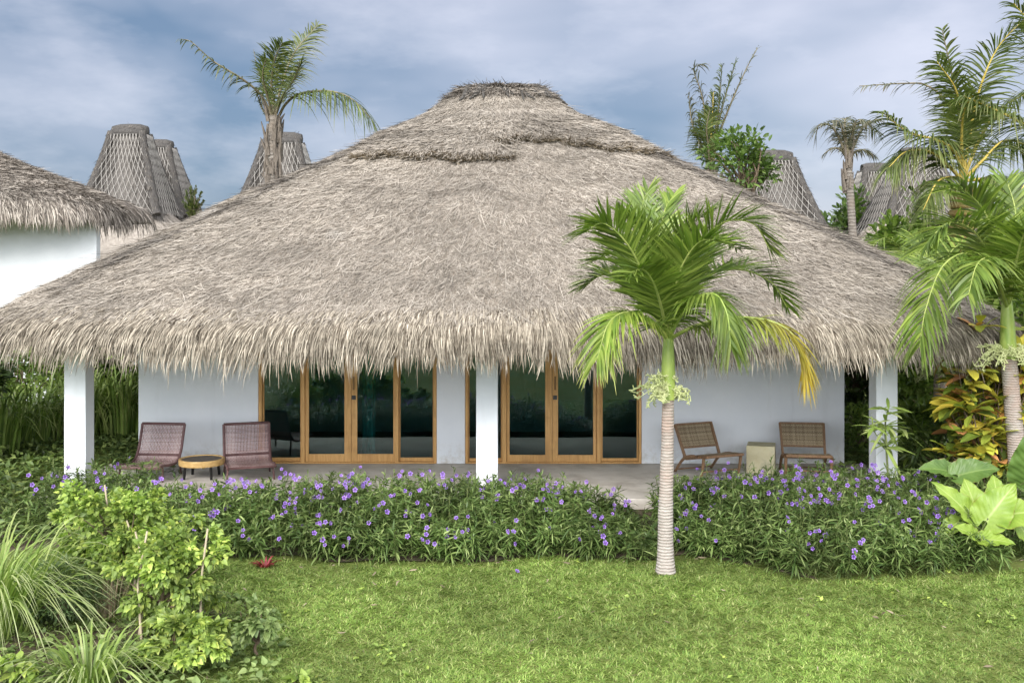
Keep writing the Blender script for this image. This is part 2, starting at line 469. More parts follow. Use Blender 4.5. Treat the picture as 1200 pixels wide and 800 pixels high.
so.location = (0, 0, 20)

w = bpy.data.worlds.new('World'); scene.world = w; w.use_nodes = True
nt = w.node_tree; N = nt.nodes; L = nt.links
for n in list(N): N.remove(n)
sky = N.new('ShaderNodeTexSky'); sky.sky_type = 'NISHITA'; sky.sun_disc = False
sky.sun_elevation = SUN_EL; sky.sun_rotation = SUN_AZ
tc = N.new('ShaderNodeTexCoord')
sep = N.new('ShaderNodeSeparateXYZ'); L.new(tc.outputs['Generated'], sep.inputs[0])
mp = N.new('ShaderNodeMapping'); mp.inputs['Scale'].default_value = (1.0, 1.0, 2.6); mp.inputs['Location'].default_value = (.35, 0, .1)
mp.inputs['Rotation'].default_value = (0, .35, 0)
L.new(tc.outputs['Generated'], mp.inputs['Vector'])
n1 = noise(N, L, 2.7, 4, .45, mp.outputs[0], .3)
# overcast deck: slate-blue gaps and lavender-grey cloud; slightly dimmer overhead, boosted behind the camera as added fill
slate, lav = (.62, .95, 1.5), (3.9, 3.78, 4.2)
band = ramp(N, [(0, (.02, 0, 0)), (.22, (.05, 0, 0)), (.36, (.75, 0, 0)), (.48, (.72, 0, 0)), (.55, (.12, 0, 0)), (.63, (.2, 0, 0)), (.74, (.85, 0, 0)), (1, (.95, 0, 0))])
L.new(maprange(N, L, sep.outputs['X'], -.5, .5, 0, 1), band.inputs[0])
addx = N.new('ShaderNodeMath'); addx.operation = 'MULTIPLY_ADD'; L.new(n1.outputs['Fac'], addx.inputs[0]); addx.inputs[1].default_value = 1.0; L.new(band.outputs[0], addx.inputs[2])
cl = mixc(N, L, slate, lav, maprange(N, L, addx.outputs[0], .45, 1.02, 0, 1))
n3 = noise(N, L, 7, 5, .6, mp.outputs[0])
cl = mixc(N, L, cl, (4.2, 4.1, 4.45), maprange(N, L, n3.outputs['Fac'], .48, .8, 0, .3))
cl = mixc(N, L, cl, (1.9, 1.96, 2.1), maprange(N, L, sep.outputs['Y'], .25, -.25, 0, .9))  # neutral tint for the added fill behind the camera
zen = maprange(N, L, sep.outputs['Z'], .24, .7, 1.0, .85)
back = maprange(N, L, sep.outputs['Y'], .3, -.6, 1.0, 7.8)  # unseen sky behind the camera boosted to fill the shaded wall under the eave
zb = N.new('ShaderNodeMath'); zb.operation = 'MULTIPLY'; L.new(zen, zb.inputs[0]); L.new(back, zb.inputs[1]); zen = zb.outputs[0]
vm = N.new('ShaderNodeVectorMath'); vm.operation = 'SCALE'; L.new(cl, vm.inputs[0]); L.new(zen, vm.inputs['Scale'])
warm0 = mixc(N, L, vm.outputs[0], (1.05, 1.0, .92), maprange(N, L, sep.outputs['Z'], .25, .6, 0, 1), 'MULTIPLY')
warm = mixc(N, L, warm0, (1.0, 1.0, 1.0), maprange(N, L, sep.outputs['Y'], .2, -.3, 0, 1), 'MULTIPLY')
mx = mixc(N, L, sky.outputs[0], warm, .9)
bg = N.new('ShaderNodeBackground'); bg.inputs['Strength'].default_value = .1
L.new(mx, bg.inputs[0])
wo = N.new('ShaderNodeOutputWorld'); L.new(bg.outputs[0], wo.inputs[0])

# ---------------------------------------------------------------- ground
def ground_mat():
    m, nt, N, L = new_mat('lawn_ground')
    vec = obj_coord(N, L)
    a = noise(N, L, .55, 6, .6, vec); b = noise(N, L, 14, 5, .7, vec)
    c = ramp(N, [(.3, (.08, .11, .025)), (.5, (.13, .17, .04)), (.7, (.2, .21, .07))]); L.new(a.outputs['Fac'], c.inputs[0])
    c2 = mixc(N, L, c.outputs[0], (.13, .11, .06), maprange(N, L, b.outputs['Fac'], .5, .75, 0, .8))
    p = N.new('ShaderNodeBsdfPrincipled'); p.inputs['Roughness'].default_value = .95; p.inputs['Specular IOR Level'].default_value = .1
    L.new(c2, p.inputs['Base Color'])
    L.new(bump(N, L, b.outputs['Fac'], .6, .03), p.inputs['Normal'])
    o = N.new('ShaderNodeOutputMaterial'); L.new(p.outputs[0], o.inputs[0])
    return m


gx = np.concatenate([np.linspace(-900, -30, 12), np.linspace(-25, 25, 60), np.linspace(30, 900, 12)])
gy = np.concatenate([np.linspace(-900, -20, 12), np.linspace(-16, 50, 70), np.linspace(60, 1500, 14)])
X, Y = np.meshgrid(gx, gy)
Z = GZ + .02 * wob(X, Y, .6) * (np.abs(X) < 20)
Z = np.where(Y > 12.0, np.minimum(Z, GZ + .0), Z)
tag(MB().grid(np.stack([X, Y, Z], -1)).build('ground', ground_mat(), smooth=True), kind='structure')


def hedge_front(x):
    x = np.asarray(x, float)
    y = 11.62 + .10 * np.sin(x * 1.7 + .4) + .07 * np.sin(x * 4.1)
    r = 11.75 - .85 * smooth(2.0, 3.3, x) + .35 * smooth(4.2, 5.6, x) + .06 * np.sin(x * 3.3)
    return np.where(x > 1.75, r, y)


bx_ = np.linspace(-7.5, 11, 90)
bf = hedge_front(bx_) + .12 + .05 * np.sin(bx_ * 7)
rows = np.stack([np.stack([bx_, bf + (14.2 - bf) * k, np.full_like(bx_, GZ + .006)], -1) for k in np.linspace(0, 1, 10)])
tag(MB().grid(rows).build('soil_bed', M['soil']), kind='structure')
sb = MB()
th = np.linspace(0, 2 * math.pi, 40, endpoint=False)
for (cx, cy, rx, ry) in ((-3.75, 9.2, 1.15, 1.9),):
    R = np.linspace(0, 1, 6)[:, None]
    q = 1 + .16 * np.sin(3 * th) + .1 * np.sin(5 * th + 1)
    sb.grid(np.stack([cx + rx * R * q * np.cos(th), cy + ry * R * q * np.sin(th), np.full((6, 40), GZ + .009)], -1), True)
tag(sb.build('soil_patch', M['soil']), kind='structure')

# ---------------------------------------------------------------- thatched roofs
def spow(c, e):
    return np.sign(c) * np.abs(c) ** e


class Roof:
    def __init__(s, cx, cy, A, B, ra, rb, prof, n=4.2, seed=0., ntop=2.6, az=0.0):
        s.cx, s.cy, s.A, s.B, s.ra, s.rb, s.n, s.ntop, s.seed = cx, cy, A, B, ra, rb, n, ntop, seed
        tt = np.unique(np.concatenate([b + sg * np.pi / 4 * np.linspace(0, 1, 400) ** 3 for b in np.arange(-2, 3) * np.pi / 2 for sg in (-1, 1)]))
        tt = tt[(tt >= -np.pi) & (tt <= np.pi)]
        nn = (n + ntop) / 2
        xx = A * spow(np.cos(tt), 2 / nn); yy = B * spow(np.sin(tt), 2 / nn)
        al = np.concatenate([[0], np.cumsum(np.hypot(np.diff(xx), np.diff(yy)))])
        s.tt, s.uu = tt, al / al[-1] * 2 * np.pi - np.pi
        s.pf = np.array([p[0] for p in prof]); s.pz = np.array([p[1] for p in prof])

    def pt(s, th, f, off=0.0):
        th = np.asarray(th, float); f = np.asarray(f, float)
        th = np.interp((th + np.pi) % (2 * np.pi) - np.pi, s.uu, s.tt)
        n = s.n + (s.ntop - s.n) * f
        ax = s.A + (s.ra - s.A) * f; by = s.B + (s.rb - s.B) * f
        x = s.cx + ax * spow(np.cos(th), 2 / n); y = s.cy + by * spow(np.sin(th), 2 / n)
        z = np.interp(f, s.pf, s.pz)
        k = smooth(.0, .08, f) * (1 - .6 * f)
        z = z + k * (.06 * wob(x, y, 1.1, s.seed) + .035 * wob(x, y, 3.1, s.seed + 2)) + .035 * wob(x, y, .8, s.seed + 5) * (1 - f)
        return np.stack([x, y, z], -1)

    def frame(s, th, f):
        e = 2e-3
        p = s.pt(th, f)
        du = s.pt(np.asarray(th) + e, f) - s.pt(np.asarray(th) - e, f)
        dv = s.pt(th, np.clip(np.asarray(f) + e, 0, 1)) - s.pt(th, np.clip(np.asarray(f) - e, 0, 1))
        nrm = unit(np.cross(du, dv))
        nrm = np.where(nrm[..., 2:3] < 0, -nrm, nrm)
        down = -unit(dv)
        return p, nrm, down, unit(np.cross(nrm, down))

    def mesh(s, fs, nth=200, off=0.0, zoff=0.0):
        th = np.linspace(-math.pi, math.pi, nth, endpoint=False)
        V = s.pt(th[None, :], np.asarray(fs)[:, None])
        V[..., 2] += zoff
        return V

    def sample(s, n, f0=.0, f1=.97, front=True, ythr=None):
        nth, nf = 260, 60
        th = np.linspace(-math.pi, math.pi, nth + 1); f = np.linspace(f0, f1, nf + 1)
        V = s.pt(th[None, :], f[:, None])
        a = np.linalg.norm(np.cross(V[1:, :-1] - V[:-1, :-1], V[:-1, 1:] - V[:-1, :-1]), axis=-1)
        if front:
            yy = V[1:, 1:, 1]
            a = a * np.where(yy < s.cy + (.4 if ythr is None else ythr), 1, .05)
        pr = (a / a.sum()).ravel()
        k = rng.choice(len(pr), n, p=pr)
        i, j = k // nth, k % nth
        return th[j] + rng.random(n) * (th[1] - th[0]), f[i] + rng.random(n) * (f[1] - f[0])

    def straw(s, mb, n, f0, f1, l=(.12, .34), w=(.004, .009), lift=.05, jit=.35, offs=None, fo=None, th_f=None):
        th, f = s.sample(n, f0, f1) if th_f is None else th_f
        n = len(th)
        p, nr, dn, sd_ = s.frame(th, f)
        a = rng.normal(0, jit, n)[:, None]
        d = unit(dn * np.cos(a) + sd_ * np.sin(a))
        Ls = rng.uniform(*l, n)[:, None]
        K = 3
        k = np.linspace(0, 1, K)[None, :, None]
        lf = np.abs(rng.normal(0, lift, n))[:, None, None] + .012
        crs = (f * 11 + .5 * wob(p[:, 0], p[:, 2], 1.1, s.seed) + .22 * wob(p[:, 0], p[:, 1], 5, 1) + rng.normal(0, .07, n)) % 1
        base = p + nr * ((.004 + .02 * (1 - crs) ** 1.5 * (.55 + .45 * wob(p[:, 0], p[:, 2], .9, 4)))[:, None] if offs is None else offs[:, None])
        C = base[:, None] + d[:, None] * Ls[:, None] * (k - .4) + nr[:, None] * lf * Ls[:, None] * (.25 + 2.2 * k * k)
        S = unit(np.cross(d, nr) + nr * rng.normal(0, .5, n)[:, None])[:, None]
        W = rng.uniform(*w, n)[:, None] * np.array([.8, 1, .35])[None]
        mb.strips(C, np.broadcast_to(S, (n, K, 3)), W)

    def eave(s, mb, n, depth=(.0, .05), l=(.3, .72), w=(.004, .009), th_rng=None, splay=.25, wave=.12, zmin=None):
        th = np.linspace(-math.pi, math.pi, 3000)
        V = s.pt(th, np.zeros_like(th))
        seg = np.linalg.norm(np.diff(V, axis=0), axis=1) * np.where(V[1:, 1] < s.cy, 1, .12)
        k = rng.choice(len(seg), n, p=seg / seg.sum())
        t = th[k] + rng.random(n) * (th[1] - th[0])
        f = depth[0] + (depth[1] - depth[0]) * rng.random(n) ** 1.2
        p, nr, dn, sd_ = s.frame(t, f)
        x, y = p[:, 0], p[:, 1]
        out = unit(dn * np.array([1, 1, 0]))
        arc = x * 1.0 + y * 1.0
        clump = np.floor(arc * 9 + 2.5 * wob(arc, 0, 6))
        cr = np.sin(clump * 12.9898 + s.seed) * 43758.5453; cr = cr - np.floor(cr)
        cr2 = np.sin(clump * 78.233 + s.seed) * 12543.123; cr2 = cr2 - np.floor(cr2)
        Ls = rng.uniform(*l, n) * (.8 + .4 * cr) + wave * wob(arc, 0, 1.4)
        Ls = np.maximum(Ls, .12) * np.where(rng.random(n) < .03, 1.35, 1)
        side = (cr2 - .5) * .45 + rng.normal(0, .16, n)
        K = 5
        q = np.linspace(0, 1, K)[None, :, None]
        d0 = unit(dn * .75 + out * rng.normal(.12, .18, n)[:, None] + nr * np.abs(rng.normal(.12, .12, n))[:, None])
        d1 = np.array([0, 0, -1.0]) + out * rng.normal(.04, splay * .6, n)[:, None] + sd_ * side[:, None]
        C = p[:, None] + nr[:, None] * .01 + Ls[:, None, None] * (d0[:, None] * (q - .45 * q * q) + unit(d1)[:, None] * .62 * q * q)
        S = unit(sd_ + out * rng.normal(0, .5, n)[:, None])[:, None]
        W = rng.uniform(*w, n)[:, None] * np.array([.9, 1, .95, .7, .15])[None]
        mb.strips(C, np.broadcast_to(S, (n, K, 3)), W)


# ---------------------------------------------------------------- the villa
villa = thing('thatched_villa', (-.3, 18.9, 0), 'big white villa with shaggy grey thatched roof, timber glass doors and three square porch columns', 'house')
PROF = [(0, 2.12), (.004, 2.28), (.014, 2.4), (.035, 2.52), (.08, 2.74), (.3, 3.66), (.6, 4.86), (.82, 5.68), (.9, 6.04), (.95, 6.3), (.985, 6.48), (1, 6.5)]
R1 = Roof(-.2, 19.15, 7.92, 5.95, .66, .3, PROF, n=4.9, seed=1.3, ntop=2.5)
fs = np.concatenate([[0, .002, .006, .012, .02, .03, .045, .06, .08], np.linspace(.1, 1, 46)])
mb = MB(); mb.grid(R1.mesh(fs, 260), True)
top = R1.mesh([1.0], 260)[0]
mb.add(np.vstack([top, top.mean(0)]), np.stack([np.arange(260), (np.arange(260) + 1) % 260, np.full(260, 260)], -1))
roof = mb.build('roof', M['straw_core'], villa, smooth=True)
mb = MB()
R1.straw(mb, 215000, .02, .95, l=(.04, .15), w=(.0026, .0058), lift=.04, jit=.65)
R1.straw(mb, 12000, .03, .95, l=(.2, .42), w=(.003, .006), lift=.06, jit=.4)
mb.build('thatch', M['straw'], roof)
mb = MB()
R1.eave(mb, 30000, (0, .03), (.12, .34), w=(.0024, .0058), wave=.07)
R1.eave(mb, 14000, (.012, .06), (.12, .34), splay=.15, wave=.05)
R1.eave(mb, 8000, (0, .01), (.12, .36), splay=.12, wave=.08)
mb.build('eave_fringe', M['fringe'], roof)

# second thatch layer: a lip that stands proud across the front, in two overlapping runs
def lip(x0, x1, flo, fhi, thick, sd):
    xs = np.linspace(x0, x1, 120)
    fl = flo(xs)
    def th_of(xv, fv):
        n = R1.n + (R1.ntop - R1.n) * fv; ax = R1.A + (R1.ra - R1.A) * fv
        c = np.clip((xv - R1.cx) / ax, -1, 1)
        return np.interp(-np.arccos(spow(c, n / 2)), R1.tt, R1.uu)
    win = smooth(0, .22, (xs - x0) / (x1 - x0)) * smooth(0, .22, (x1 - xs) / (x1 - x0))
    rows = []
    for k, o in ((0, -.01), (0, .35), (.03, .8), (.1, 1), (.3, 1), (.6, .8), (.85, .4), (1, -.05)):
        fv = fl + (fhi - fl) * k
        p, nr, dn, s_ = R1.frame(th_of(xs, fv), fv)
        rows.append(p + nr * (o * thick * win + .004)[:, None] + dn * (.05 * win * (k == .03))[:, None])
    m = MB(); m.grid(np.stack(rows))
    o = m.build('thatch_layer', M['straw_core'], roof, smooth=True)
    m2 = MB()
    n = 9000
    k = rng.random(n) ** .8; xv = rng.uniform(x0, x1, n); fv = flo(xv) + (fhi - flo(xv)) * k
    wv = smooth(0, .22, (xv - x0) / (x1 - x0)) * smooth(0, .22, (x1 - xv) / (x1 - x0))
    of = np.interp(k, [0, .03, .1, .3, .6, .85, 1], [.35, .8, 1, 1, .8, .4, 0]) * thick * wv + .006
    R1.straw(m2, n, 0, 1, offs=of, th_f=(th_of(xv, fv), fv))
    m2.build('thatch', M['straw'], roof)
    m3 = MB()
    n = 2600
    xv = rng.uniform(x0 + .05, x1 - .05, n); fv = flo(xv) + .012 * rng.random(n)
    wv = smooth(0, .22, (xv - x0) / (x1 - x0)) * smooth(0, .22, (x1 - xv) / (x1 - x0))
    R1.straw(m3, n, 0, 1, l=(.08, .2), lift=.16, jit=.5, offs=(.1 + .5 * rng.random(n)) * thick * wv, th_f=(th_of(xv, fv), fv))
    m3.build('lip_straw', M['lip'], roof)


lip(-2.7, .1, lambda x: .618 + .014 * np.sin(x * 2.2) + .007 * np.sin(x * 9) + .004 * np.sin(x * 23), .86, .095, 1)
lip(-.9, 2.75, lambda x: .695 - .06 * smooth(.4, 3, x) + .012 * np.sin(x * 2.7 + 1) + .006 * np.sin(x * 11) + .004 * np.sin(x * 27), .88, .095, 2)

# ridge: dark bundles laid over the top
mb = MB()
for i in range(46):
    a = rng.uniform(-math.pi, math.pi)
    xs = R1.cx + rng.uniform(-.5, .5)
    o = np.array([xs, R1.cy + rng.uniform(-.15, .15), 6.56 - .1 + rng.uniform(0, .05)])
    q, nr, dn, s_ = R1.frame(np.interp(np.array([math.atan2(math.sin(a) * .6 - .35, (xs - R1.cx) * 1.6 + .5 * math.cos(a))]), R1.tt, R1.uu), np.array([rng.uniform(.92, .96)]))
    e = q[0] + nr[0] * .05
    mid = (o + e) / 2 + np.array([0, 0, .1])
    mb.tube(spline([o, mid, e], 8), np.array([.05, .06, .06, .055, .05, .04, .03, .012]) * rng.uniform(.7, 1.2), 6)
rc = mb.build('ridge_cap', M['ridge_core'], roof, smooth=True)
mb = MB()
R1.straw(mb, 2600, .955, .995, l=(.15, .4), lift=.08, jit=.45)
th_, f_ = rng.uniform(-math.pi, math.pi, 2600), rng.uniform(.95, .999, 2600)
R1.straw(mb, 0, 0, 1, l=(.1, .28), lift=.1, jit=.7, th_f=(th_, f_))
mb.build('ridge_straw', M['straw_dark'], roof)
mb = MB()      # long golden wisps along the two hips
for sgn, thh in ((-1, -math.pi * .77), (1, -math.pi * .23)):
    n = 420
    f_ = rng.uniform(.12, .8, n); t_ = np.interp(thh + rng.normal(.0, .05, n), R1.tt, R1.uu)
    R1.straw(mb, n, 0, 1, l=(.3, .7), lift=.06, jit=.25, th_f=(t_, f_))
mb.build('hip_straw', M['ridge'], roof)
# underside
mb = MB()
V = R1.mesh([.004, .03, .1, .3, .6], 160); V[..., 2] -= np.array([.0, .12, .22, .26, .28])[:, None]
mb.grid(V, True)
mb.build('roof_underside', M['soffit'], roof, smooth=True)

WY = 16.8
xl, xr = -6.08, 5.41
WH = 3.25
def wall(name, *b):
    return MB().box(*b).build('wall', M['wall'], villa, bevel=.008)
DL, DLR, DR0, DR1 = -4.13, -1.225, -.765, 2.11      # door openings
wall('w', xl, DL, WY, WY + .2, .002, WH)
wall('w', DLR, DR0, WY, WY + .2, .002, WH)
wall('w', DR1, xr, WY, WY + .2, .002, WH)
HEAD = 2.3
wall('w', DL + .001, DLR - .001, WY + .01, WY + .19, HEAD, WH)
wall('w', DR0 + .001, DR1 - .001, WY + .01, WY + .19, HEAD, WH)
wall('w', xl + .001, xl + .2, WY + .2, 21.6, .002, WH)
wall('w', xr - .2, xr - .001, WY + .2, 21.6, .002, WH)
wall('w', xl + .001, xr - .001, 21.6, 21.8, .002, WH)
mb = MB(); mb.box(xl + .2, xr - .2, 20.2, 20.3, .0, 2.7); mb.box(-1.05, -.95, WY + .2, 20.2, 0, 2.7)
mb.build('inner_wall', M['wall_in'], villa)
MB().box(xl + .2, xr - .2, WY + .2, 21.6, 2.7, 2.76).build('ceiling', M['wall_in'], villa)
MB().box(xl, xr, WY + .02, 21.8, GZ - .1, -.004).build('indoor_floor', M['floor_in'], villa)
pf = MB().box(-6.55, 5.75, 14.2, WY + .015, GZ - .1, 0).build('porch_floor', M['concrete'], villa, bevel=.012)
for x0 in (-6.335, -.507, 5.15):
    MB().box(x0, x0 + .305, 14.6, 14.905, GZ - .12 if abs(x0) > 9 else .001, 2.75).build('column', M['wall'], villa, bevel=.008)
# plinth-like skirt of the wall is slightly dirtier in the material


def px2x(px):
    return (px - CX) * WY / F


def leaf_door(name, a, b, y, zb, stile_l, stile_r, bot, handle=None):
    """timber-framed glass leaf between px a and b; stile widths in px"""
    x0, x1 = px2x(a), px2x(b)
    sl_, sr_ = stile_l * WY / F, stile_r * WY / F
    z0, z1 = zb, HEAD - .045
    d = .045
    m = MB()
    m.box(x0, x0 + sl_, y, y + d, z0, z1); m.box(x1 - sr_, x1, y, y + d, z0, z1)
    m.box(x0 + sl_, x1 - sr_, y + .003, y + d - .003, z0, z0 + bot); m.box(x0 + sl_, x1 - sr_, y + .003, y + d - .003, z1 - .09, z1)
    fr = m.build(name, M['teak'], villa, bevel=.005)
    MB().box(x0 + sl_ - .008, x1 - sr_ + .008, y + .017, y + .027, z0 + bot - .008, z1 - .082).build('pane', M['glass'], fr)
    if handle is not None:
        hx = px2x(handle)
        MB().box(hx - .034, hx + .034, y - .008, y + .002, 1.04, 1.11).build('lock', M['black'], fr, bevel=.004)
        m = MB(); m.box(hx - .013, hx + .013, y - .022, y - .01, 1.2, 1.42); m.box(hx - .008, hx + .008, y - .012, y + .002, 1.22, 1.24); m.box(hx - .008, hx + .008, y - .012, y + .002, 1.38, 1.4)
        m.build('handle', M['brass'], fr, bevel=.003)
    return fr


def jambs(xs, head):
    m = MB()
    for a, b in xs: m.box(px2x(a), px2x(b), WY + .002, WY + .13, .004, HEAD)
    m.box(px2x(head[0]), px2x(head[1]), WY + .004, WY + .126, HEAD - .045, HEAD - .002)
    m.box(px2x(head[0]), px2x(head[1]), WY + .004, WY + .126, .003, .028)
    return m.build('door_frame', M['teak'], villa, bevel=.005)


jambs([(302.8, 306.6), (352.5, 357), (463, 467), (508.5, 511.6)], (306.6, 508.5))
leaf_door('window', 306.8, 352.3, WY + .07, .03, 1.5, 1.5, .06)
leaf_door('door', 357.2, 411.2, WY + .03, .03, 4.2, 8, .125)
leaf_door('door', 411.5, 462.8, WY + .03, .03, 6.8, 2.2, .125, handle=414.2)
leaf_door('window', 467.2, 508.3, WY + .07, .03, 1.5, 1.5, .06)
jambs([(545.2, 548.4), (588.3, 593.4), (699.5, 704), (748.6, 751.8)], (548.4, 748.6))
leaf_door('window', 548.6, 588.1, WY + .07, .03, 1.2, 1.2, .05)
leaf_door('door', 593.6, 647, WY + .03, .03, 3.6, 8, .11)
leaf_door('door', 647.3, 699.3, WY + .03, .03, 6.8, 4, .11, handle=650.6)
leaf_door('window', 704.2, 748.4, WY + .07, .03, 2.5, 1.5, .05)

# curtain hanging inside the left doors
def curtain(x0, x1, mat, label):
    xs = np.linspace(x0, x1, 60)
    V = np.stack([np.stack([xs, 17.25 + .04 * np.sin((xs - x0) * 48 + .3 * z), np.full_like(xs, z)], -1) for z in np.linspace(.03, 2.5, 8)])
    o = MB().grid(V).build('curtain', mat, loc=((x0 + x1) / 2, 17.25, .03), smooth=True)
    tag(o, label, 'curtain')
curtain(-2.5, -2.28, M['curtain'], 'teal curtain drawn aside behind the left pair of glass doors')
# ---------------------------------------------------------------- furniture
def cane_chair(loc, rz, label):
    t = thing('woven_lounge_chair', loc, label, 'lounge chair', 'mauve woven lounge chairs on the porch', rz)
    prof = spline([(0, .33, .75), (0, .26, .54), (0, .18, .34), (0, .04, .215), (0, -.2, .21), (0, -.47, .245), (0, -.6, .225)], 40)
    hw = .345
    fr = MB()
    for s in (-1, 1):
        q = prof.copy(); q[:, 0] = s * hw
        fr.tube(q, .02, 8, ref=(1, 0, .1))
    for k in (0, 15, 39):
        p = prof[k]
        fr.tube([(-hw, p[1], p[2]), (0, p[1], p[2]), (hw, p[1], p[2])], .019 if k else .022, 8)
    p = prof[13]
    fr.build('frame', M['pink_frame'], t, local=True, smooth=True)
    wv = MB()
    Tn = unit(np.gradient(prof, axis=0)); Nn = np.cross(Tn, np.array([1.0, 0, 0]))
    xs = np.linspace(-hw + .025, hw - .025, 30)
    C = np.repeat(prof[None], 30, 0).copy(); C[:, :, 0] = xs[:, None]
    C += Nn[None] * (.004 * np.where((np.arange(30)[:, None, None] + np.arange(40)[None, :, None]) % 2, 1, -1))
    S = np.zeros_like(C); S[..., 0] = 1
    wv.strips(C, S, np.full((30, 40), .0062))
    L_ = np.concatenate([[0], np.cumsum(np.linalg.norm(np.diff(prof, axis=0), axis=1))])
    q = np.linspace(.02, L_[-1] - .01, 62)
    pr = np.stack([np.interp(q, L_, prof[:, k]) for k in range(3)], -1)
    tn = np.stack([np.interp(q, L_, Tn[:, k]) for k in range(3)], -1)
    C = np.repeat(pr[:, None], 9, 1).copy(); C[:, :, 0] = np.linspace(-hw, hw, 9)[None]
    W = np.where(q < .42, .005, .0085)[:, None] * np.ones(9)
    wv.strips(C, np.repeat(tn[:, None], 9, 1), W)
    wv.build('woven_seat', M['pink_cane'], t, local=True)
    for sx in (-1, 1):
        for y0, y1, z0 in ((-.42, -.46, .235), (.13, .2, .27)):
            m = MB(); m.tube([(sx * (hw - .02), y0, z0), (sx * (hw - .01), (y0 + y1) / 2, z0 / 2), (sx * hw, y1, .002)], [.017, .016, .014], 8)
            m.build('leg', M['pink_frame'], t, local=True, smooth=True)
    return t


a = P(182, 545, 15.85)
cane_chair((a[0], 15.8, 0), math.radians(-6), 'mauve woven lounge chair on the porch, nearest the left corner column')
a = P(287, 545, 15.85)
cane_chair((a[0] + .05, 15.85, 0), math.radians(19), 'mauve woven lounge chair right of the round table, turned toward the glass doors')

a = P(236.5, 545, 15.7)
t = thing('round_table', (a[0], 15.7, 0), 'low round wooden table with dark woven top between the mauve chairs', 'table')
m = MB(); m.lathe([(.3, .2), (.335, .2), (.34, .215), (.34, .275), (.335, .29), (.305, .29), (.3, .28), (.3, .2)], sides=48)
m.build('rim', M['table_wood'], t, local=True, smooth=False)
MB().lathe([(0, .255), (.301, .255), (.301, .278), (.2, .281), (0, .282)], sides=48).build('tabletop', M['table_top'], t, local=True)
for k in range(4):
    an = math.pi / 4 + k * math.pi / 2
    c_, s_ = math.cos(an), math.sin(an)
    MB().tube([(c_ * .27, s_ * .27, .22), (c_ * .29, s_ * .29, .002)], [.024, .02], 8).build('leg', M['black'], t, local=True, smooth=True)


def teak_chair(loc, rz, label):
    t = thing('cane_lounge_chair', loc, label, 'lounge chair', 'brown cane and teak lounge chairs', rz)
    hw = .335
    A = np.array([0, .1, .27]); B = np.array([0, .36, .74])
    for s in (-1, 1):
        m = MB(); m.beam(A + [s * hw * .95, 0, 0], B + [s * hw, 0, 0], .036, .045, up=np.array([0, -1, .5]))
        m.build('back_post', M['teak_dark'], t, local=True, bevel=.008)
        m = MB(); m.beam((s * (hw - .03), .16, .25), (s * (hw - .03), -.5, .36), .036, .05)
        m.build('seat_rail', M['teak_dark'], t, local=True, bevel=.008)
        q = spline([(s * hw, -.28, .325), (s * hw, -.1, .315), (s * hw, .12, .24), (s * hw, .36, .004)], 14)
        m = MB(); m.tube(q, np.linspace(.026, .021, 14), 8); m.build('leg', M['teak_dark'], t, local=True, smooth=True)
        q = spline([(s * hw, -.43, .345), (s * hw, -.4, .18), (s * hw, -.35, .004)], 8)
        m = MB(); m.tube(q, np.linspace(.026, .019, 8), 8); m.build('leg', M['teak_dark'], t, local=True, smooth=True)
    m = MB()
    d = B - A
    for k in (.28, .985): 
        p = A + d * k; m.beam((-hw, p[1], p[2]), (hw, p[1], p[2]), .03, .03)
    m.beam((-hw, -.49, .36), (hw, -.49, .36), .04, .04); m.beam((-hw, .06, .245), (hw, .06, .245), .03, .03); m.beam((-hw, .3, .05), (hw, .3, .05), .022, .022); m.beam((-hw, -.385, .12), (hw, -.385, .12), .022, .022)
    m.build('crossbar', M['teak_dark'], t, local=True, bevel=.007)

    def weave(p0, p1, name, nx, ny, sag):
        m = MB()
        k = np.linspace(0, 1, ny + 1)
        path = p0 + (p1 - p0) * k[:, None]
        nrm = unit(np.cross(np.array([1.0, 0, 0]), p1 - p0)); 
        sg = -sag * np.sin(math.pi * k)
        dd = unit(p1 - p0)
        C = np.repeat(path[None], nx, 0).copy(); C[:, :, 0] = np.linspace(-hw + .03, hw - .03, nx)[:, None]
        alt = np.where((np.arange(nx)[:, None] + np.arange(ny + 1)[None]) % 2, .003, -.003)
        C += nrm * (sg[None, :, None] + alt[..., None])
        S = np.zeros_like(C); S[..., 0] = 1
        m.strips(C, S, np.full((nx, ny + 1), .0085))
        C = np.repeat(path[:, None], 9, 1).copy(); C[:, :, 0] = np.linspace(-hw, hw, 9)[None]
        C += nrm * sg[:, None, None]
        m.strips(C, np.broadcast_to(dd, C.shape), np.full((ny + 1, 9), .0088))
        m.build(name, M['cane'], t, local=True)
    weave(A + d * .27, A + d * .98, 'woven_back', 34, 26, .02)
    weave(np.array([0, .06, .262]), np.array([0, -.48, .372]), 'woven_seat', 34, 28, .03)
    return t


a = P(826, 545, 16.05)
teak_chair((a[0], 15.95, 0), math.radians(24), 'brown cane lounge chair with teak frame, left of the stone stool, turned sideways')
a = P(941, 545, 16.05)
teak_chair((a[0], 15.95, 0), math.radians(-8), 'brown cane lounge chair with teak frame, between stone stool and wall end')

a = P(891, 545, 16.2)
t = thing('stone_stool', (a[0], 16.15, 0), 'rough yellowish stone cube standing between the two brown cane chairs', 'stool', rz=math.radians(-16))
m = MB(); m.box(-.215, .215, -.215, .215, .002, .43)
o = m.build('stone_block', M['stone'], t, local=True, bevel=.015)
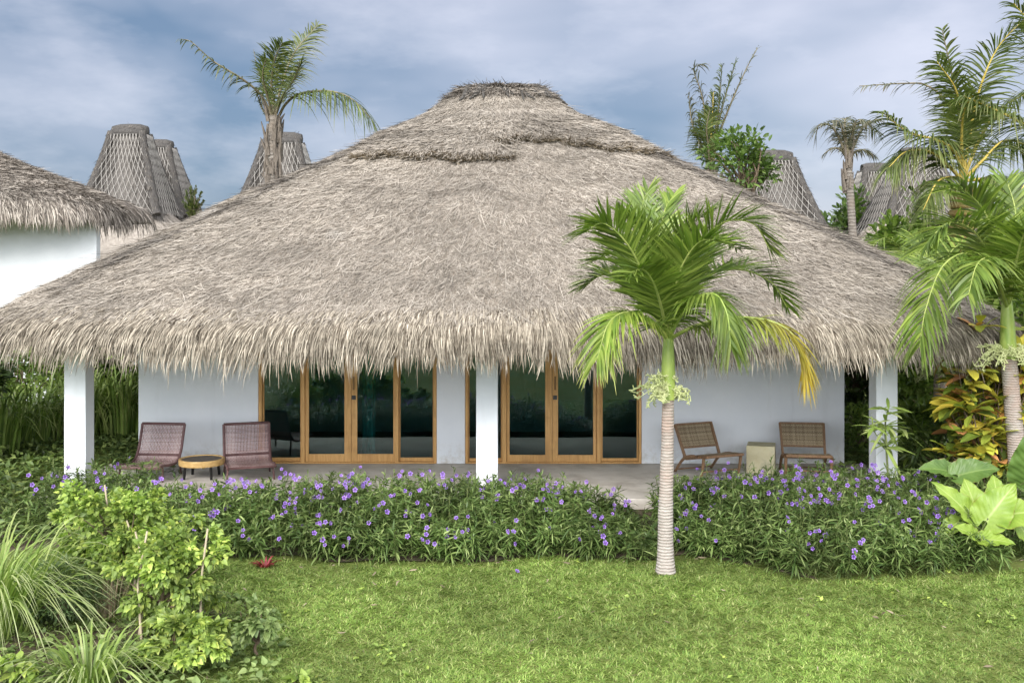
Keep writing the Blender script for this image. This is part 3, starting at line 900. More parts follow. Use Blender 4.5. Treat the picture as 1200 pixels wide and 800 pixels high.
# ---------------------------------------------------------------- leaf templates (along +x, blade in xy, z up)
def tmpl(stations, fold=.12, droop=.15, close=True):
    """stations: (x, halfwidth). left rim / midrib / right rim, folded and drooping"""
    V, Fc = [], []
    for x, h in stations:
        z = -droop * x * x
        V += [(x, h, z + fold * h), (x, 0, z), (x, -h, z + fold * h)]
    for i in range(len(stations) - 1):
        a = i * 3
        Fc += [(a, a + 3, a + 4, a + 1), (a + 1, a + 4, a + 5, a + 2)]
    return np.array(V), np.array(Fc)


T_LANCE = tmpl([(0, .012), (.3, .075), (.65, .065), (1, .004)], .3, .25)
T_OVAL = tmpl([(0, .03), (.25, .2), (.6, .24), (.85, .14), (1, .01)], .25, .2)
T_OVAL_S = tmpl([(0, .03), (.4, .24), (1, .01)], .25, .2)
T_HEART = tmpl([(-.12, .22), (.05, .4), (.3, .42), (.65, .24), (1, .01)], .22, .25)
T_CROTON = tmpl([(0, .02), (.3, .13), (.62, .19), (.85, .13), (1, .01)], .3, .35)
T_BROAD = tmpl([(0, .02), (.25, .13), (.55, .15), (.8, .1), (1, .006)], .3, .45)
def basis(d, roll=None, up=UP):
    """axes for leaves pointing along d, face up, rolled"""
    d = unit(d)
    y = np.cross(np.broadcast_to(up, d.shape), d)
    y = unit(np.where(np.linalg.norm(y, axis=-1, keepdims=True) < 1e-3, np.array([1.0, 0, 0]), y))
    z = np.cross(d, y)
    if roll is not None:
        c, s = np.cos(roll)[:, None], np.sin(roll)[:, None]
        y, z = y * c + z * s, z * c - y * s
    return d, y, z


def put_leaves(mb, T, pos, d, size, roll=.5, wide=1.0):
    n = len(pos)
    X, Y, Z = basis(d, rng.normal(0, roll, n))
    size = np.broadcast_to(np.asarray(size, float), (n,))
    sc = np.stack([size, size * wide, size], -1)
    tt = np.clip(T[0][:, 0], 0, 1)
    mb.scatter(T[0], T[1], pos, X, Y, Z, sc, tt)


def sph(n):
    v = unit(rng.normal(size=(n, 3)))
    return v


# ---------------------------------------------------------------- shrubs and trees: stems, twigs, clustered leaves
def shrub(name, base, ext, label, cat, mat, n=2500, leaf=.1, T=None, clumps=26, group=None, stem_mat=None, trunk=None, fill=.55, flat=.8, zlo=.0, droop=0.0, wide=1.0, cr=(.22, .42)):
    """base (3), ext (rx, ry, h). Leaves sit in clumps at the ends of real stems"""
    T = T or T_OVAL
    base = np.asarray(base, float); rx, ry, h = ext
    t = thing(name, base, label, cat, group)
    u = sph(clumps) * (fill + (1 - fill) * rng.random((clumps, 1)))
    u = u * (.75 + .35 * rng.random((clumps, 1)))
    z0 = zlo * h
    c = base + np.stack([u[:, 0] * rx, u[:, 1] * ry, z0 + (h - z0) * (.5 + .5 * u[:, 2] * .95)], -1)
    r = np.array([rx, ry, (h - z0) * .5]) * rng.uniform(*cr, (clumps, 1))
    k = rng.integers(0, clumps, n)
    v = sph(n) * rng.random((n, 1)) ** .45
    pos = c[k] + v * r[k]
    pos[:, 2] = np.maximum(pos[:, 2], base[2] + .04)
    d = unit(v + .8 * unit(pos - (base + [0, 0, z0 + (h - z0) * .4])) + rng.normal(0, .5, (n, 3)) + np.array([0, 0, .15 - droop]))
    m = MB(); put_leaves(m, T, pos, d, leaf * rng.uniform(.6, 1.25, n), .6, wide)
    m.build('foliage', mat, t)
    m = MB()
    tr = trunk or .012 + .01 * h
    top = base + [rng.normal(0, rx * .1), rng.normal(0, ry * .1), max(z0 + .25 * (h - z0), .15 * h)]
    m.tube(spline([base, (base + top) / 2 + rng.normal(0, .03, 3) * [1, 1, 0], top], 6), np.linspace(tr, tr * .7, 6), 7)
    for q in c:
        mid = (top + q) / 2 + rng.normal(0, .06, 3) * h * .3
        m.tube(spline([top - [0, 0, rng.random() * .2 * (top[2] - base[2])], mid, q], 6), np.linspace(tr * .5, tr * .12, 6), 5, cap=False)
    m.build('branches', stem_mat or M['brown_stem'], t, smooth=True)
    return t


# ---------------------------------------------------------------- palms
def frond(t, pts, L_=.45, W=.03, n=48, start=.16, a0=38, a1=62, lift=.25, droop=.35, roll=0.0, r0=.018, mat=None, rmat=None, keep=1.0, tiplen=.45, jit=.12, gold=None, asym=0.0, segs=5):
    pts = spline(pts, 60)
    Tn = unit(np.gradient(pts, axis=0))
    S = np.cross(Tn, UP); ln = np.linalg.norm(S, axis=1)
    S0 = S[np.argmax(ln)]
    S = np.where(ln[:, None] < .12, S0, S); S = unit(S)
    for _ in range(2): S = unit(np.vstack([S[:1], (S[:-2] + S[1:-1] + S[2:]), S[-1:]]))
    S = unit(S - (S * Tn).sum(1, keepdims=True) * Tn)
    Nn = np.cross(S, Tn)
    if roll:
        c, s = math.cos(roll), math.sin(roll)
        S, Nn = S * c + Nn * s, Nn * c - S * s
    m = MB()
    m.tube(pts, np.linspace(r0, r0 * .18, 60), 6, cap=False)
    fr = m.build('frond', rmat or M['rachis'], t, smooth=True)
    mb = MB()
    K = segs
    for side in (-1, 1):
        s = np.clip(np.linspace(start, .995, n) + rng.normal(0, .25 / n, n), 0, .999)
        if keep < 1: s = s[rng.random(len(s)) < keep]
        i = s * 59
        def at(A): return np.stack([np.interp(i, np.arange(60), A[:, k]) for k in range(3)], -1)
        p, T_, S_, N_ = at(pts), unit(at(Tn)), unit(at(S)), unit(at(Nn))
        u = (s - start) / (1 - start)
        a = np.radians(a0 + (a1 - a0) * (1 - u)) + rng.normal(0, jit, len(s))
        ll = L_ * np.interp(u, [0, .12, .4, .75, 1], [.55, .85, 1, .8, tiplen]) * rng.uniform(.8, 1.1, len(s)) * (1 + asym * side)
        lf = lift + rng.normal(0, jit, len(s))
        d = unit(S_ * (side * np.sin(a))[:, None] + T_ * np.cos(a)[:, None] + N_ * lf[:, None])
        q = np.linspace(0, 1, K)[None, :, None]
        dr = droop * rng.uniform(.6, 1.4, len(s))
        C = p[:, None] + d[:, None] * (ll[:, None, None] * q) + np.array([0, 0, -1.0]) * (ll * dr)[:, None, None] * q * q
        Wv = unit(np.cross(d, N_) + N_ * rng.normal(0, .25, len(s))[:, None])
        prof = np.interp(np.linspace(0, 1, K), [0, .25, .6, .85, 1], [.45, 1, .85, .5, .06])
        mb.strips(C, np.broadcast_to(Wv[:, None], C.shape), (W / 2) * prof[None] * rng.uniform(.8, 1.15, len(s))[:, None], t=(u[:, None] * .999 if gold else np.linspace(0, 1, K)[None, :]))
    mb.build('leaflets', mat or M['frond'], fr)
    return fr


def palm_trunk(t, pts, rad, mat, ring=.012, n=70, pitch=9.0):
    p = spline(pts, n)
    L_ = np.linalg.norm(np.diff(p, axis=0), axis=1).sum()
    s = np.linspace(0, 1, n)
    r = np.interp(s, np.linspace(0, 1, len(rad)), rad)
    r = r * (1 + ring * np.sin(s * L_ * pitch * 2 * math.pi) + .02 * np.sin(s * 23))
    return MB().tube(p, r, 16).build('trunk', mat, t, smooth=True)


def blossom(t, c, r, n=60, name='blossom', lenr=(.12, .3), dirs=None):
    m = MB()
    for i in range(n):
        a = rng.uniform(0, 2 * math.pi)
        d = np.array([math.cos(a), math.sin(a), rng.uniform(-.6, .5)]) if dirs is None else unit(np.asarray(dirs) + rng.normal(0, .35, 3))
        l = rng.uniform(*lenr)
        b = c + np.array([math.cos(a) * r, math.sin(a) * r, rng.uniform(-.04, .04)])
        q = spline([b, b + d * l * .5 + [0, 0, .02], b + d * l + [0, 0, -.25 * l]], 6)
        m.tube(q, np.linspace(.006, .004, 6), 4, cap=False)
        k = 16
        bp = q[rng.integers(1, 6, k)]
        tw = bp + rng.normal(0, .028, (k, 3))
        for x, y in zip(bp, tw): m.tube([x, y], [.005, .007], 4)
    m.build(name, M['blossom'], t)


# main palm -------------------------------------------------------------
D0 = 11.2
pb = P(780, 670, D0)
pb[2] = GZ
mp_ = thing('fan_crowned_palm', pb, 'short palm with ringed pinkish grey trunk on the lawn in front of the glass doors', 'palm tree', 'short green-necked palms')
palm_trunk(mp_, [pb - [0, 0, .05], P(780, 600, D0), P(782, 530, D0), P(783, 464, D0)], [.118, .094, .087, .083, .08, .077, .074, .071, .069, .066, .063], M['palm_trunk'], .006, pitch=17, n=160)
MB().tube(spline([P(783, 468, D0), P(783, 440, D0), P(783, 410, D0), P(784, 388, D0)], 14), np.interp(np.linspace(0, 1, 14), [0, .15, .6, 1], [.072, .08, .07, .05]), 14).build('crownshaft', M['crownshaft'], mp_, smooth=True)
blossom(mp_, P(783, 459, D0), .07, 34, lenr=(.08, .2))
blossom(mp_, P(781, 458, D0), .05, 20, lenr=(.2, .36), dirs=(-.75, -.25, .7))
c0 = (783, 398, D0)
FR = dict(L_=.64, W=.027, n=105, r0=.022, droop=.14, lift=.3, a0=32, a1=62)
def pf_(pts, **k):
    kw = dict(FR); kw.update(k)
    return frond(mp_, [P(*c0)] + [P(*p) for p in pts], **kw)
pf_([(768, 350, 11.35), (755, 292, 11.7), (752, 245, 12.0), (760, 222, 12.2)], L_=.52)
pf_([(764, 345, 11.0), (738, 290, 10.7), (708, 262, 10.5), (686, 272, 10.4)], roll=-.3, L_=.62)
pf_([(764, 365, 11.3), (738, 335, 11.6), (708, 322, 11.8), (686, 335, 11.9)], L_=.55)
pf_([(766, 382, 11.0), (738, 366, 10.7), (714, 378, 10.5), (700, 420, 10.35)], mat=M['frond_light'], L_=.5, droop=.55, lift=.1)
pf_([(797, 350, 11.1), (815, 300, 10.95), (845, 262, 10.8), (882, 262, 10.7), (902, 292, 10.7)], L_=.62)
pf_([(800, 352, 11.4), (830, 322, 11.7), (870, 316, 12.0), (905, 332, 12.2), (922, 360, 12.3)], L_=.55)
pf_([(815, 382, 11.0), (860, 372, 10.8), (908, 378, 10.6), (936, 402, 10.5), (945, 440, 10.45)], mat=leaf_mat('half_yellow_leaflet', [(0, (.12, .19, .03)), (1, (.26, .32, .06))], .42, .3, tip=(.5, .36, .04), tip_from=.35, tcol=(1.1, 1.05, .4)), gold=True, L_=.48, droop=.6, lift=.1)
pf_([(797, 372, 10.8), (815, 350, 10.5), (838, 345, 10.25), (852, 368, 10.1), (856, 405, 10.05)], L_=.46, droop=.6, lift=.05, rmat=M['crownshaft'])
pf_([(786, 340, 11.1), (792, 300, 11.0), (812, 262, 10.9), (835, 248, 10.9)], L_=.55)
pf_([(776, 345, 11.1), (765, 300, 11.0), (748, 268, 10.95), (728, 252, 10.9)], L_=.55)
pf_([(789, 352, 10.9), (800, 310, 10.6), (822, 282, 10.35), (850, 285, 10.2)], L_=.55, mat=M['frond'])
pf_([(775, 360, 10.85), (765, 330, 10.5), (752, 315, 10.2), (735, 325, 10.0)], L_=.5, mat=M['frond'])

pf_([(779, 345, 11.3), (774, 295, 11.6), (778, 250, 11.9), (790, 228, 12.1)], L_=.5)
pf_([(793, 350, 11.3), (812, 310, 11.6), (842, 285, 11.9), (868, 292, 12.1)], L_=.55)
pf_([(772, 355, 11.3), (752, 318, 11.5), (722, 298, 11.7), (698, 305, 11.8)], L_=.55)

# right-hand palms ------------------------------------------------------
D1 = 13.6
pb = P(1196, 585, D1); pb[2] = GZ
p2 = thing('fan_crowned_palm', pb, 'palm with stout ringed trunk beside the croton at the right edge', 'palm tree', 'short green-necked palms')
palm_trunk(p2, [pb - [0, 0, .05], P(1192, 540, D1), P(1187, 480, D1), P(1182, 418, D1)], [.135, .12, .11, .105, .098], M['palm_trunk'], .008, pitch=13, n=130)
MB().tube(spline([P(1182, 420, D1), P(1181, 395, D1), P(1180, 352, D1)], 12), np.interp(np.linspace(0, 1, 12), [0, .2, .7, 1], [.1, .105, .085, .06]), 14).build('crownshaft', M['crownshaft'], p2, smooth=True)
blossom(p2, P(1182, 412, D1), .1, 70, lenr=(.15, .45))
c1 = (1180, 360, D1)
def q_(t, c, pts, **k):
    kw = dict(L_=.78, W=.034, n=92, r0=.026, droop=.2, lift=.22, a0=38, a1=70); kw.update(k)
    return frond(t, [P(*c)] + [P(*p) for p in pts], **kw)
q_(p2, c1, [(1165, 310, 13.4), (1140, 270, 13.2), (1110, 262, 13.0), (1082, 290, 12.9)])
q_(p2, c1, [(1162, 325, 13.2), (1135, 298, 12.8), (1105, 312, 12.5), (1085, 362, 12.3), (1078, 405, 12.25)], droop=.6, L_=.62)
q_(p2, c1, [(1170, 300, 13.4), (1155, 250, 13.4), (1128, 222, 13.3), (1110, 222, 13.2)])
q_(p2, c1, [(1185, 300, 13.8), (1190, 250, 14), (1180, 212, 14.2)])
q_(p2, c1, [(1195, 310, 13.4), (1220, 260, 13.2), (1250, 250, 13.0)])
q_(p2, c1, [(1195, 330, 13.3), (1230, 310, 13.1), (1262, 345, 12.9), (1275, 400, 12.8)], droop=.5)
q_(p2, c1, [(1172, 335, 12.9), (1160, 305, 12.4), (1145, 310, 12.0), (1135, 345, 11.8)], droop=.55, L_=.55)
q_(p2, c1, [(1190, 310, 13.0), (1200, 275, 12.6), (1215, 270, 12.3)], L_=.65)

D2 = 16.6
pb = P(1103, 585, D2); pb[2] = GZ
p3 = thing('fan_crowned_palm', pb, 'slender palm with bare trunk beside the right end of the roof', 'palm tree', 'short green-necked palms')
palm_trunk(p3, [pb - [0, 0, .05], P(1103, 540, D2), P(1102, 480, D2), P(1102, 438, D2)], [.12, .11, .105, .1], M['palm_trunk'], .015)
MB().tube(spline([P(1102, 440, D2), P(1101, 415, D2), P(1100, 385, D2)], 10), np.interp(np.linspace(0, 1, 10), [0, .2, .7, 1], [.085, .09, .075, .05]), 12).build('crownshaft', M['crownshaft'], p3, smooth=True)
blossom(p3, P(1102, 436, D2), .09, 30, lenr=(.12, .36))
c2 = (1100, 390, D2)
for pts in ([(1085, 350, 16.8), (1068, 310, 17.2), (1052, 300, 17.5), (1038, 318, 17.7)], [(1095, 340, 16.9), (1085, 295, 17.4), (1068, 275, 17.8)],
            [(1105, 340, 16.8), (1112, 300, 17), (1128, 282, 17.2)], [(1118, 365, 16.7), (1140, 352, 16.8), (1155, 380, 16.9), (1160, 420, 17)],
            [(1085, 370, 16.2), (1070, 362, 15.8), (1062, 395, 15.6)], [(1095, 345, 17), (1078, 322, 18), (1058, 330, 18.6)]):
    q_(p3, c2, pts, L_=.7, n=44)

# coconut palms ---------------------------------------------------------
def coco(base, crown, label, rad=(.2, .16, .15), lean=None, group='coconut palms behind the villa', mat='coco_trunk'):
    t = thing('coconut_palm', base, label, 'palm tree', group)
    mid = (np.asarray(base) + crown) / 2 + np.array([.15, 0, 0]) if lean is None else lean
    palm_trunk(t, [np.asarray(base) - [0, 0, .1], mid, crown], rad, M[mat], .03, pitch=4)
    return t


def cf(t, c, pts, D, **k):
    kw = dict(L_=.8, W=.038, n=64, r0=.045, mat=M['coco'], rmat=M['rachis_dry'], droop=.45, lift=.15, start=.2); kw.update(k)
    return frond(t, [P(*c, D)] + [P(p[0], p[1], D + (p[2] if len(p) > 2 else 0)) for p in pts], **kw)


D = 28.
cr = P(321, 140, D); b = cr.copy(); b[2] = GZ
t = coco(b, cr + [0, 0, .1], 'coconut palm with five ragged fronds rising behind the roof, left of the ridge', (.3, .25, .19, .14), lean=(P(322, 215, D) + [0, 0, -2]))
m = MB()
for i in range(44):
    z = rng.uniform(0, 1.9) - .15 * (i % 3 == 0); a = rng.uniform(0, 2 * math.pi)
    o = cr + np.array([math.cos(a) * .16, math.sin(a) * .16, -z]); l = rng.uniform(.35, .9)
    d = np.array([math.cos(a) * .2, math.sin(a) * .2, rng.choice([1, 1, -1])])
    m.tube([o, o + d * l * .5, o + d * l + rng.normal(0, .05, 3)], [.065, .045, .012], 5)
m.build('old_leaf_bases', M['bark'], t)
cf(t, (319, 138), [(306, 112), (284, 93, -.4), (250, 72, -.8), (225, 50, -1), (213, 46, -1)], D, keep=.62, L_=.55, droop=.75, start=.12, n=56)
cf(t, (321, 136), [(318, 100), (322, 70, -.6), (331, 50, -1)], D, L_=.95, mat=M['coco_green'], n=70, roll=.5)
cf(t, (323, 136), [(330, 100), (345, 62, .4), (372, 30, .8)], D, L_=.95, n=70, roll=-.5)
cf(t, (326, 138), [(335, 122, -.3), (352, 110, -.6), (385, 107, -1), (412, 116, -1.3), (437, 142, -1.5)], D, L_=1.0, droop=.85, mat=M['coco_green'], n=64)
cf(t, (319, 134), [(310, 105), (302, 80), (297, 58)], D, keep=.3, L_=.4, n=30, r0=.03)
cf(t, (320, 138), [(313, 110, -.5), (308, 88, -1.), (312, 68, -1.5)], D, L_=.7, mat=M['coco_green'], roll=.8)
cf(t, (322, 138), [(332, 112, -.6), (345, 92, -1.2), (352, 72, -1.6)], D, L_=.8, mat=M['coco'], roll=-.8)
cf(t, (320, 140), [(309, 130), (303, 116), (300, 105)], D, L_=.4, n=26)

D = 29.
cr = P(833, 205, D); b = cr.copy(); b[2] = GZ
t = coco(b, cr, 'half-dead coconut palm with stiff upright fronds behind the right roof slope', (.2, .15, .11))
m = MB()
for i in range(20):
    z = rng.uniform(-.05, 1.0); a = rng.uniform(0, 2 * math.pi); l = rng.uniform(.3, .7)
    o = cr + np.array([math.cos(a) * .11, math.sin(a) * .11, -z])
    d = np.array([math.cos(a) * .2, math.sin(a) * .2, 1.0])
    m.tube([o, o + d * l * .5, o + d * l], [.055, .04, .012], 5)
m.build('old_leaf_bases', M['bark'], t)
for pts, kw in (([(829, 150), (822, 110), (813, 82), (822, 76)], dict(keep=.9, L_=1.0, droop=.6)), ([(842, 160), (858, 118), (874, 82), (888, 56)], dict(keep=.6, L_=.8, n=44, droop=.4)),
                ([(838, 165), (848, 120), (862, 74)], dict(keep=.9, L_=.95, mat=M['coco_green'])), ([(826, 180), (812, 148), (807, 112)], dict(keep=.9, L_=.95, droop=.7)),
                ([(833, 165), (835, 130), (836, 108)], dict(rmat=M['rachis_yellow'], L_=.65, mat=M['coco_green'], roll=.6)), ([(836, 170), (842, 130), (846, 78)], dict(keep=.85, L_=.95, mat=M['coco_green'])),
                ([(826, 170), (820, 150), (818, 135)], dict(L_=.8, mat=M['coco_green'])), ([(830, 170, -.5), (828, 150, -.8), (832, 128, -1)], dict(L_=.8, mat=M['coco_green']))):
    k2 = dict(mat=M['coco_dry']); k2.update(kw)
    cf(t, (833, 203), pts, D, **k2)

D = 33.
cr = P(994, 190, D); b = P(996, 300, D); b[2] = GZ
t = coco(b, cr, 'thin coconut palm with short grey crown, left of the twin thatched towers', (.24, .15, .13, .11))
m = MB()
for i in range(26):
    z = rng.uniform(-.1, 1.1); a = rng.uniform(0, 2 * math.pi); l = rng.uniform(.3, .8)
    o = cr + np.array([math.cos(a) * .11, math.sin(a) * .11, -z])
    d = np.array([math.cos(a) * .16, math.sin(a) * .16, 1.0])
    m.tube([o, o + d * l * .5, o + d * l], [.06, .045, .012], 5)
m.build('old_leaf_bases', M['bark'], t)
for pts, kw in (([(986, 168), (974, 148), (960, 147), (956, 160)], dict(keep=.8)), ([(1002, 168), (1014, 146), (1032, 139)], {}), ([(990, 165), (984, 144, -.5), (974, 141, -.8)], {}),
                ([(997, 165), (1003, 143, -.4), (1012, 141, -.6)], {}), ([(1002, 178), (1014, 176), (1024, 182)], dict(L_=.5)), ([(992, 165), (990, 142, .4), (994, 138, .6)], {}),
                ([(986, 176), (976, 174), (966, 180)], dict(L_=.4, keep=.6)), ([(1001, 150, .4), (1014, 143, .8), (1026, 155, 1)], {})):
    k2 = dict(mat=M['coco_dry'], L_=.75, n=34, droop=.7, r0=.06); k2.update(kw)
    cf(t, (994, 188), pts, D, **k2)

D = 23.
cr = P(1128, 218, D); b = P(1132, 330, D); b[2] = GZ
t = coco(b, cr, 'big yellow-stemmed coconut palm towering above the shrubs at upper right', (.3, .26, .26, .24))
m = MB()
for i in range(9):
    z = i * .17; m.tube([cr - [0, 0, z + .02], cr - [0, 0, z + .1], cr - [0, 0, z + .17]], [.27, .31, .26], 12)
m.build('old_leaf_bases', surf_mat('orange_leaf_bases', (.3, .2, .07), (.45, .34, .14), 4, 4, .7), t, smooth=True)
CG = dict(mat=M['coco_green'], rmat=M['rachis_yellow'], L_=1.0, W=.038, n=80, r0=.045)
for pts, kw in (([(1126, 150), (1118, 100, -.4), (1110, 62, -.7), (1104, 35, -.8)], dict(keep=.55, L_=.6, droop=.3, rmat=M['rachis_dry'])),
                ([(1136, 160), (1148, 105, -.4), (1170, 55, -.8), (1205, 18, -1.)], dict(roll=.3, L_=1.15)),
                ([(1120, 180, -.4), (1100, 165, -.8), (1065, 155, -1), (1034, 132, -1.2)], dict(droop=.7, rmat=M['rachis_yellow'])),
                ([(1112, 195, -.4), (1090, 178, -.8), (1062, 178, -1), (1042, 196, -1.2)], dict(droop=.8)),
                ([(1122, 150, .4), (1108, 118, .6), (1085, 100, .8), (1060, 98, 1), (1007, 101, 1)], dict(keep=.3, L_=.6, droop=.6, rmat=M['rachis_dry'], mat=M['coco_dry'])),
                ([(1125, 140), (1120, 105, -.6), (1098, 72, -1)], dict(roll=-.4)),
                ([(1145, 170), (1170, 130, .4), (1205, 108, .8)], dict(roll=.5)),
                ([(1150, 190), (1178, 165, .3), (1215, 175, .5)], dict(droop=.7)),
                ([(1150, 210), (1172, 208, -.4), (1190, 240, -.8)], dict(droop=.7, L_=.8)),
                ([(1115, 208, -.5), (1098, 214, -1), (1082, 246, -1.2)], dict(droop=.7, L_=.75)),
                ([(1127, 160, -.6), (1130, 130, -1.2), (1140, 112, -1.8)], {})):
    k2 = dict(CG); k2.update(kw); k2['n'] = 80
    cf(t, (1128, 212), pts, D, **k2)

D = 19.
cr = P(1275, 190, D); b = cr.copy(); b[2] = GZ
t = coco(b, cr, 'coconut palm beyond the right edge whose yellow-ribbed frond reaches in', (.25, .2, .18))
for pts, kw in (([(1240, 165), (1200, 145, -.3), (1165, 128, -.5), (1130, 113, -.6)], dict(droop=.75, L_=1.0)), ([(1260, 120), (1230, 55, -.3), (1188, 4, -.4)], dict(L_=.9)),
                ([(1250, 190), (1215, 200, -.5), (1180, 250, -.8)], dict(droop=.8)), ([(1290, 130), (1310, 60), (1350, 30)], {}), ([(1320, 170), (1370, 180), (1400, 240)], {})):
    k2 = dict(CG); k2.update(kw)
    cf(t, (1275, 188), pts, D, **k2)

D = 24.  # small frond tips between left tower and the big roof
b = P(226, 262, D); b[2] = GZ
t = thing('young_palm', b, 'young palm tip poking up beside the twin towers, left of the ridge', 'palm tree')
m = MB(); m.tube([b, P(226, 300, D), P(226, 256, D)], [.12, .1, .07], 8); m.build('trunk', M['coco_trunk'], t, smooth=True)
for q in ((218, 224), (223, 220), (230, 219), (236, 226), (215, 236), (238, 236)):
    cf(t, (226, 262), [((226 + q[0]) / 2 - .5, (262 + q[1]) / 2 - 3), q], D, L_=.22, n=22, r0=.03, W=.06, droop=.3, mat=M['coco_green'])
# ---------------------------------------------------------------- flowering hedges
def flower_mesh():
    m = MB()
    V = [(0, 0, -.5)]
    q, tr = [], []
    for k in range(5):
        a = k * 2 * math.pi / 5
        for da, r, z in ((-.25, .14, 0), (-.52, .42, .14), (-.25, .52, .1), (.25, .52, .1), (.52, .42, .14), (.25, .14, 0)):
            V.append((r * math.cos(a + da), r * math.sin(a + da), z))
        b = 1 + k * 6
        q += [(b, b + 1, b + 2, b + 5), (b + 2, b + 3, b + 4, b + 5)]; tr.append((0, b, b + 5))
    V = np.array(V) * .053
    t = np.clip(np.linalg.norm(V[:, :2], axis=1) / .032, 0, 1)
    m.add(V, q, t)
    m.f.append(np.array(tr))
    return m


FM = None


def flower_at(pos, d, parent, s=1.0):
    global FM
    if FM is None:
        o = flower_mesh().build('flower', M['flower'], parent, local=True, smooth=True)
        FM = o.data
    else:
        o = bpy.data.objects.new('flower', FM); COL.objects.link(o); o.parent = parent
    o.location = tuple(pos - org(parent))
    o.rotation_mode = 'QUATERNION'
    o.rotation_quaternion = Vector(d).to_track_quat('Z', 'Y')
    o.scale = (s, s, s)
    return o


def hedge(x0, x1, front, back, height, nst, nfl, label, base_y=None, fl_bias=.5, holes=None):
    t = thing('petunia_hedge', ((x0 + x1) / 2, float(np.mean(front(np.array([x0, x1])))) + .6, GZ), label, 'flower bush', 'purple flowering hedges along the porch')
    x = rng.uniform(x0, x1, nst * 2)
    yf = front(x)
    k = rng.random(nst * 2)
    y = yf + .02 + (back - yf - .02) * k
    H = height(x)
    ok = rng.random(nst * 2) < np.clip(H / .5, 0, 1)
    x, y, H, k, yf = (a[ok][:nst] for a in (x, y, H, k, yf))
    n = len(x)
    dd = y - yf
    h = H * (.62 + .38 * smooth(0, .8, dd)) * rng.uniform(.72, 1.08, n) + np.where(rng.random(n) < .06, rng.uniform(.05, .2, n), 0)
    h *= .9 + .12 * wob(x, y, 2.3)
    lean = rng.normal(0, .12, (n, 2)); lean[:, 1] -= .3 * (1 - smooth(0, .5, dd)); lean[:, 0] *= 1.2
    b = np.stack([x, y, np.full(n, GZ)], -1)
    tp = b + np.stack([lean[:, 0] * h, lean[:, 1] * h, h], -1)
    q = np.linspace(0, 1, 5)[None, :, None]
    C = b[:, None] * (1 - q) + tp[:, None] * q + np.stack([lean[:, 0] * 0, lean[:, 1] * 0, h * 0], -1)[:, None]
    C[..., :2] -= (lean * h[:, None] * .35)[:, None] * (q * (1 - q))
    sm = MB()
    a = rng.uniform(0, math.pi, n)
    S = np.stack([np.cos(a), np.sin(a), 0 * a], -1)
    sm.strips(C, np.broadcast_to(S[:, None], C.shape), np.full((n, 5), .0045))
    nl = 34
    s = rng.uniform(.1, 1.0, (n, nl)) ** .8
    p = b[:, None] * (1 - s[..., None]) + tp[:, None] * s[..., None]
    p = p.reshape(-1, 3); s = s.reshape(-1)
    N_ = len(p)
    az = rng.uniform(0, 2 * math.pi, N_)
    el = rng.normal(.25, .35, N_) + .5 * (s > .9)
    d = np.stack([np.cos(az) * np.cos(el), np.sin(az) * np.cos(el), np.sin(el)], -1)
    l = rng.uniform(.08, .19, N_) * (1 - .35 * (s > .93))
    K = 5
    u = np.linspace(0, 1, K)[None, :, None]
    C = p[:, None] + d[:, None] * (l[:, None, None] * u) + np.array([0, 0, -1.0]) * (l * rng.uniform(.1, .65, N_))[:, None, None] * u * u
    sv = unit(np.cross(d, UP) + UP * rng.normal(0, .4, N_)[:, None])
    W = rng.uniform(.0065, .012, N_)[:, None] * np.array([.3, .95, 1, .7, .05])[None]
    m = MB(); m.strips(C, np.broadcast_to(sv[:, None], C.shape), W)
    m.build('leaves', M['ruellia'], t)
    # dead twigs low down
    m = sm
    for i in range(60):
        o = np.array([rng.uniform(x0, x1), 0, GZ]); o[1] = float(front(o[0])) + rng.uniform(.05, .3)
        e = o + [rng.normal(0, .15), rng.normal(-.05, .06), rng.uniform(.04, .22)]
        m.tube([o, (o + e) / 2 + rng.normal(0, .02, 3), e], [.004, .003, .0015], 4)
    sm.build('stems', M['stem'], t)
    # flowers, in loose clusters near the stem tips facing the light
    pr = (.15 + .85 * (rng.random(n) < .5)) * (.35 + .65 * (1 - .4 * k)) * (h > .22)
    got = 0
    fl = []
    while got < nfl:
        i = rng.choice(n, p=pr / pr.sum())
        c = int(min(nfl - got, rng.choice([1, 1, 1, 2, 3, 4])))
        for j in range(c):
            s_ = rng.uniform(.55, 1.0) if dd[i] < .7 else rng.uniform(.85, 1.0)
            pos = b[i] * (1 - s_) + tp[i] * s_ + rng.normal(0, .055, 3) + np.array([0, -.09, .065])
            d_ = unit(np.array([rng.normal(0, .55), -1 + rng.normal(0, .35), rng.uniform(-.1, 1.0)]))
            fl.append((pos, d_, rng.uniform(.75, 1.15)))
            got += 1
    fl.sort(key=lambda f: f[0][1])          # nearest first: those are parts of their own
    for pos, d_, s_ in fl[:100]: flower_at(pos, d_, t, s_)
    if len(fl) > 100:
        pos = np.array([f[0] for f in fl[100:]]); d_ = np.array([f[1] for f in fl[100:]]); s_ = np.array([f[2] for f in fl[100:]])
        fm = flower_mesh(); V = fm.v[0]
        Y = unit(np.cross(d_, UP)); X = np.cross(Y, d_)
        m = MB()
        W_ = pos[:, None] + s_[:, None, None] * (V[None, :, 0:1] * X[:, None] + V[None, :, 1:2] * Y[:, None] + V[None, :, 2:3] * d_[:, None])
        n0 = len(V)
        for f in fm.f:
            m.f.append(((np.arange(len(pos)) * n0)[:, None, None] + f[None]).reshape(-1, f.shape[1]))
        m.v.append(W_.reshape(-1, 3)); m.t.append(np.tile(fm.t[0], len(pos))); m.n = len(pos) * n0
        tag(m.build('flowers', M['flower'], t, smooth=True), kind='stuff')
    return t


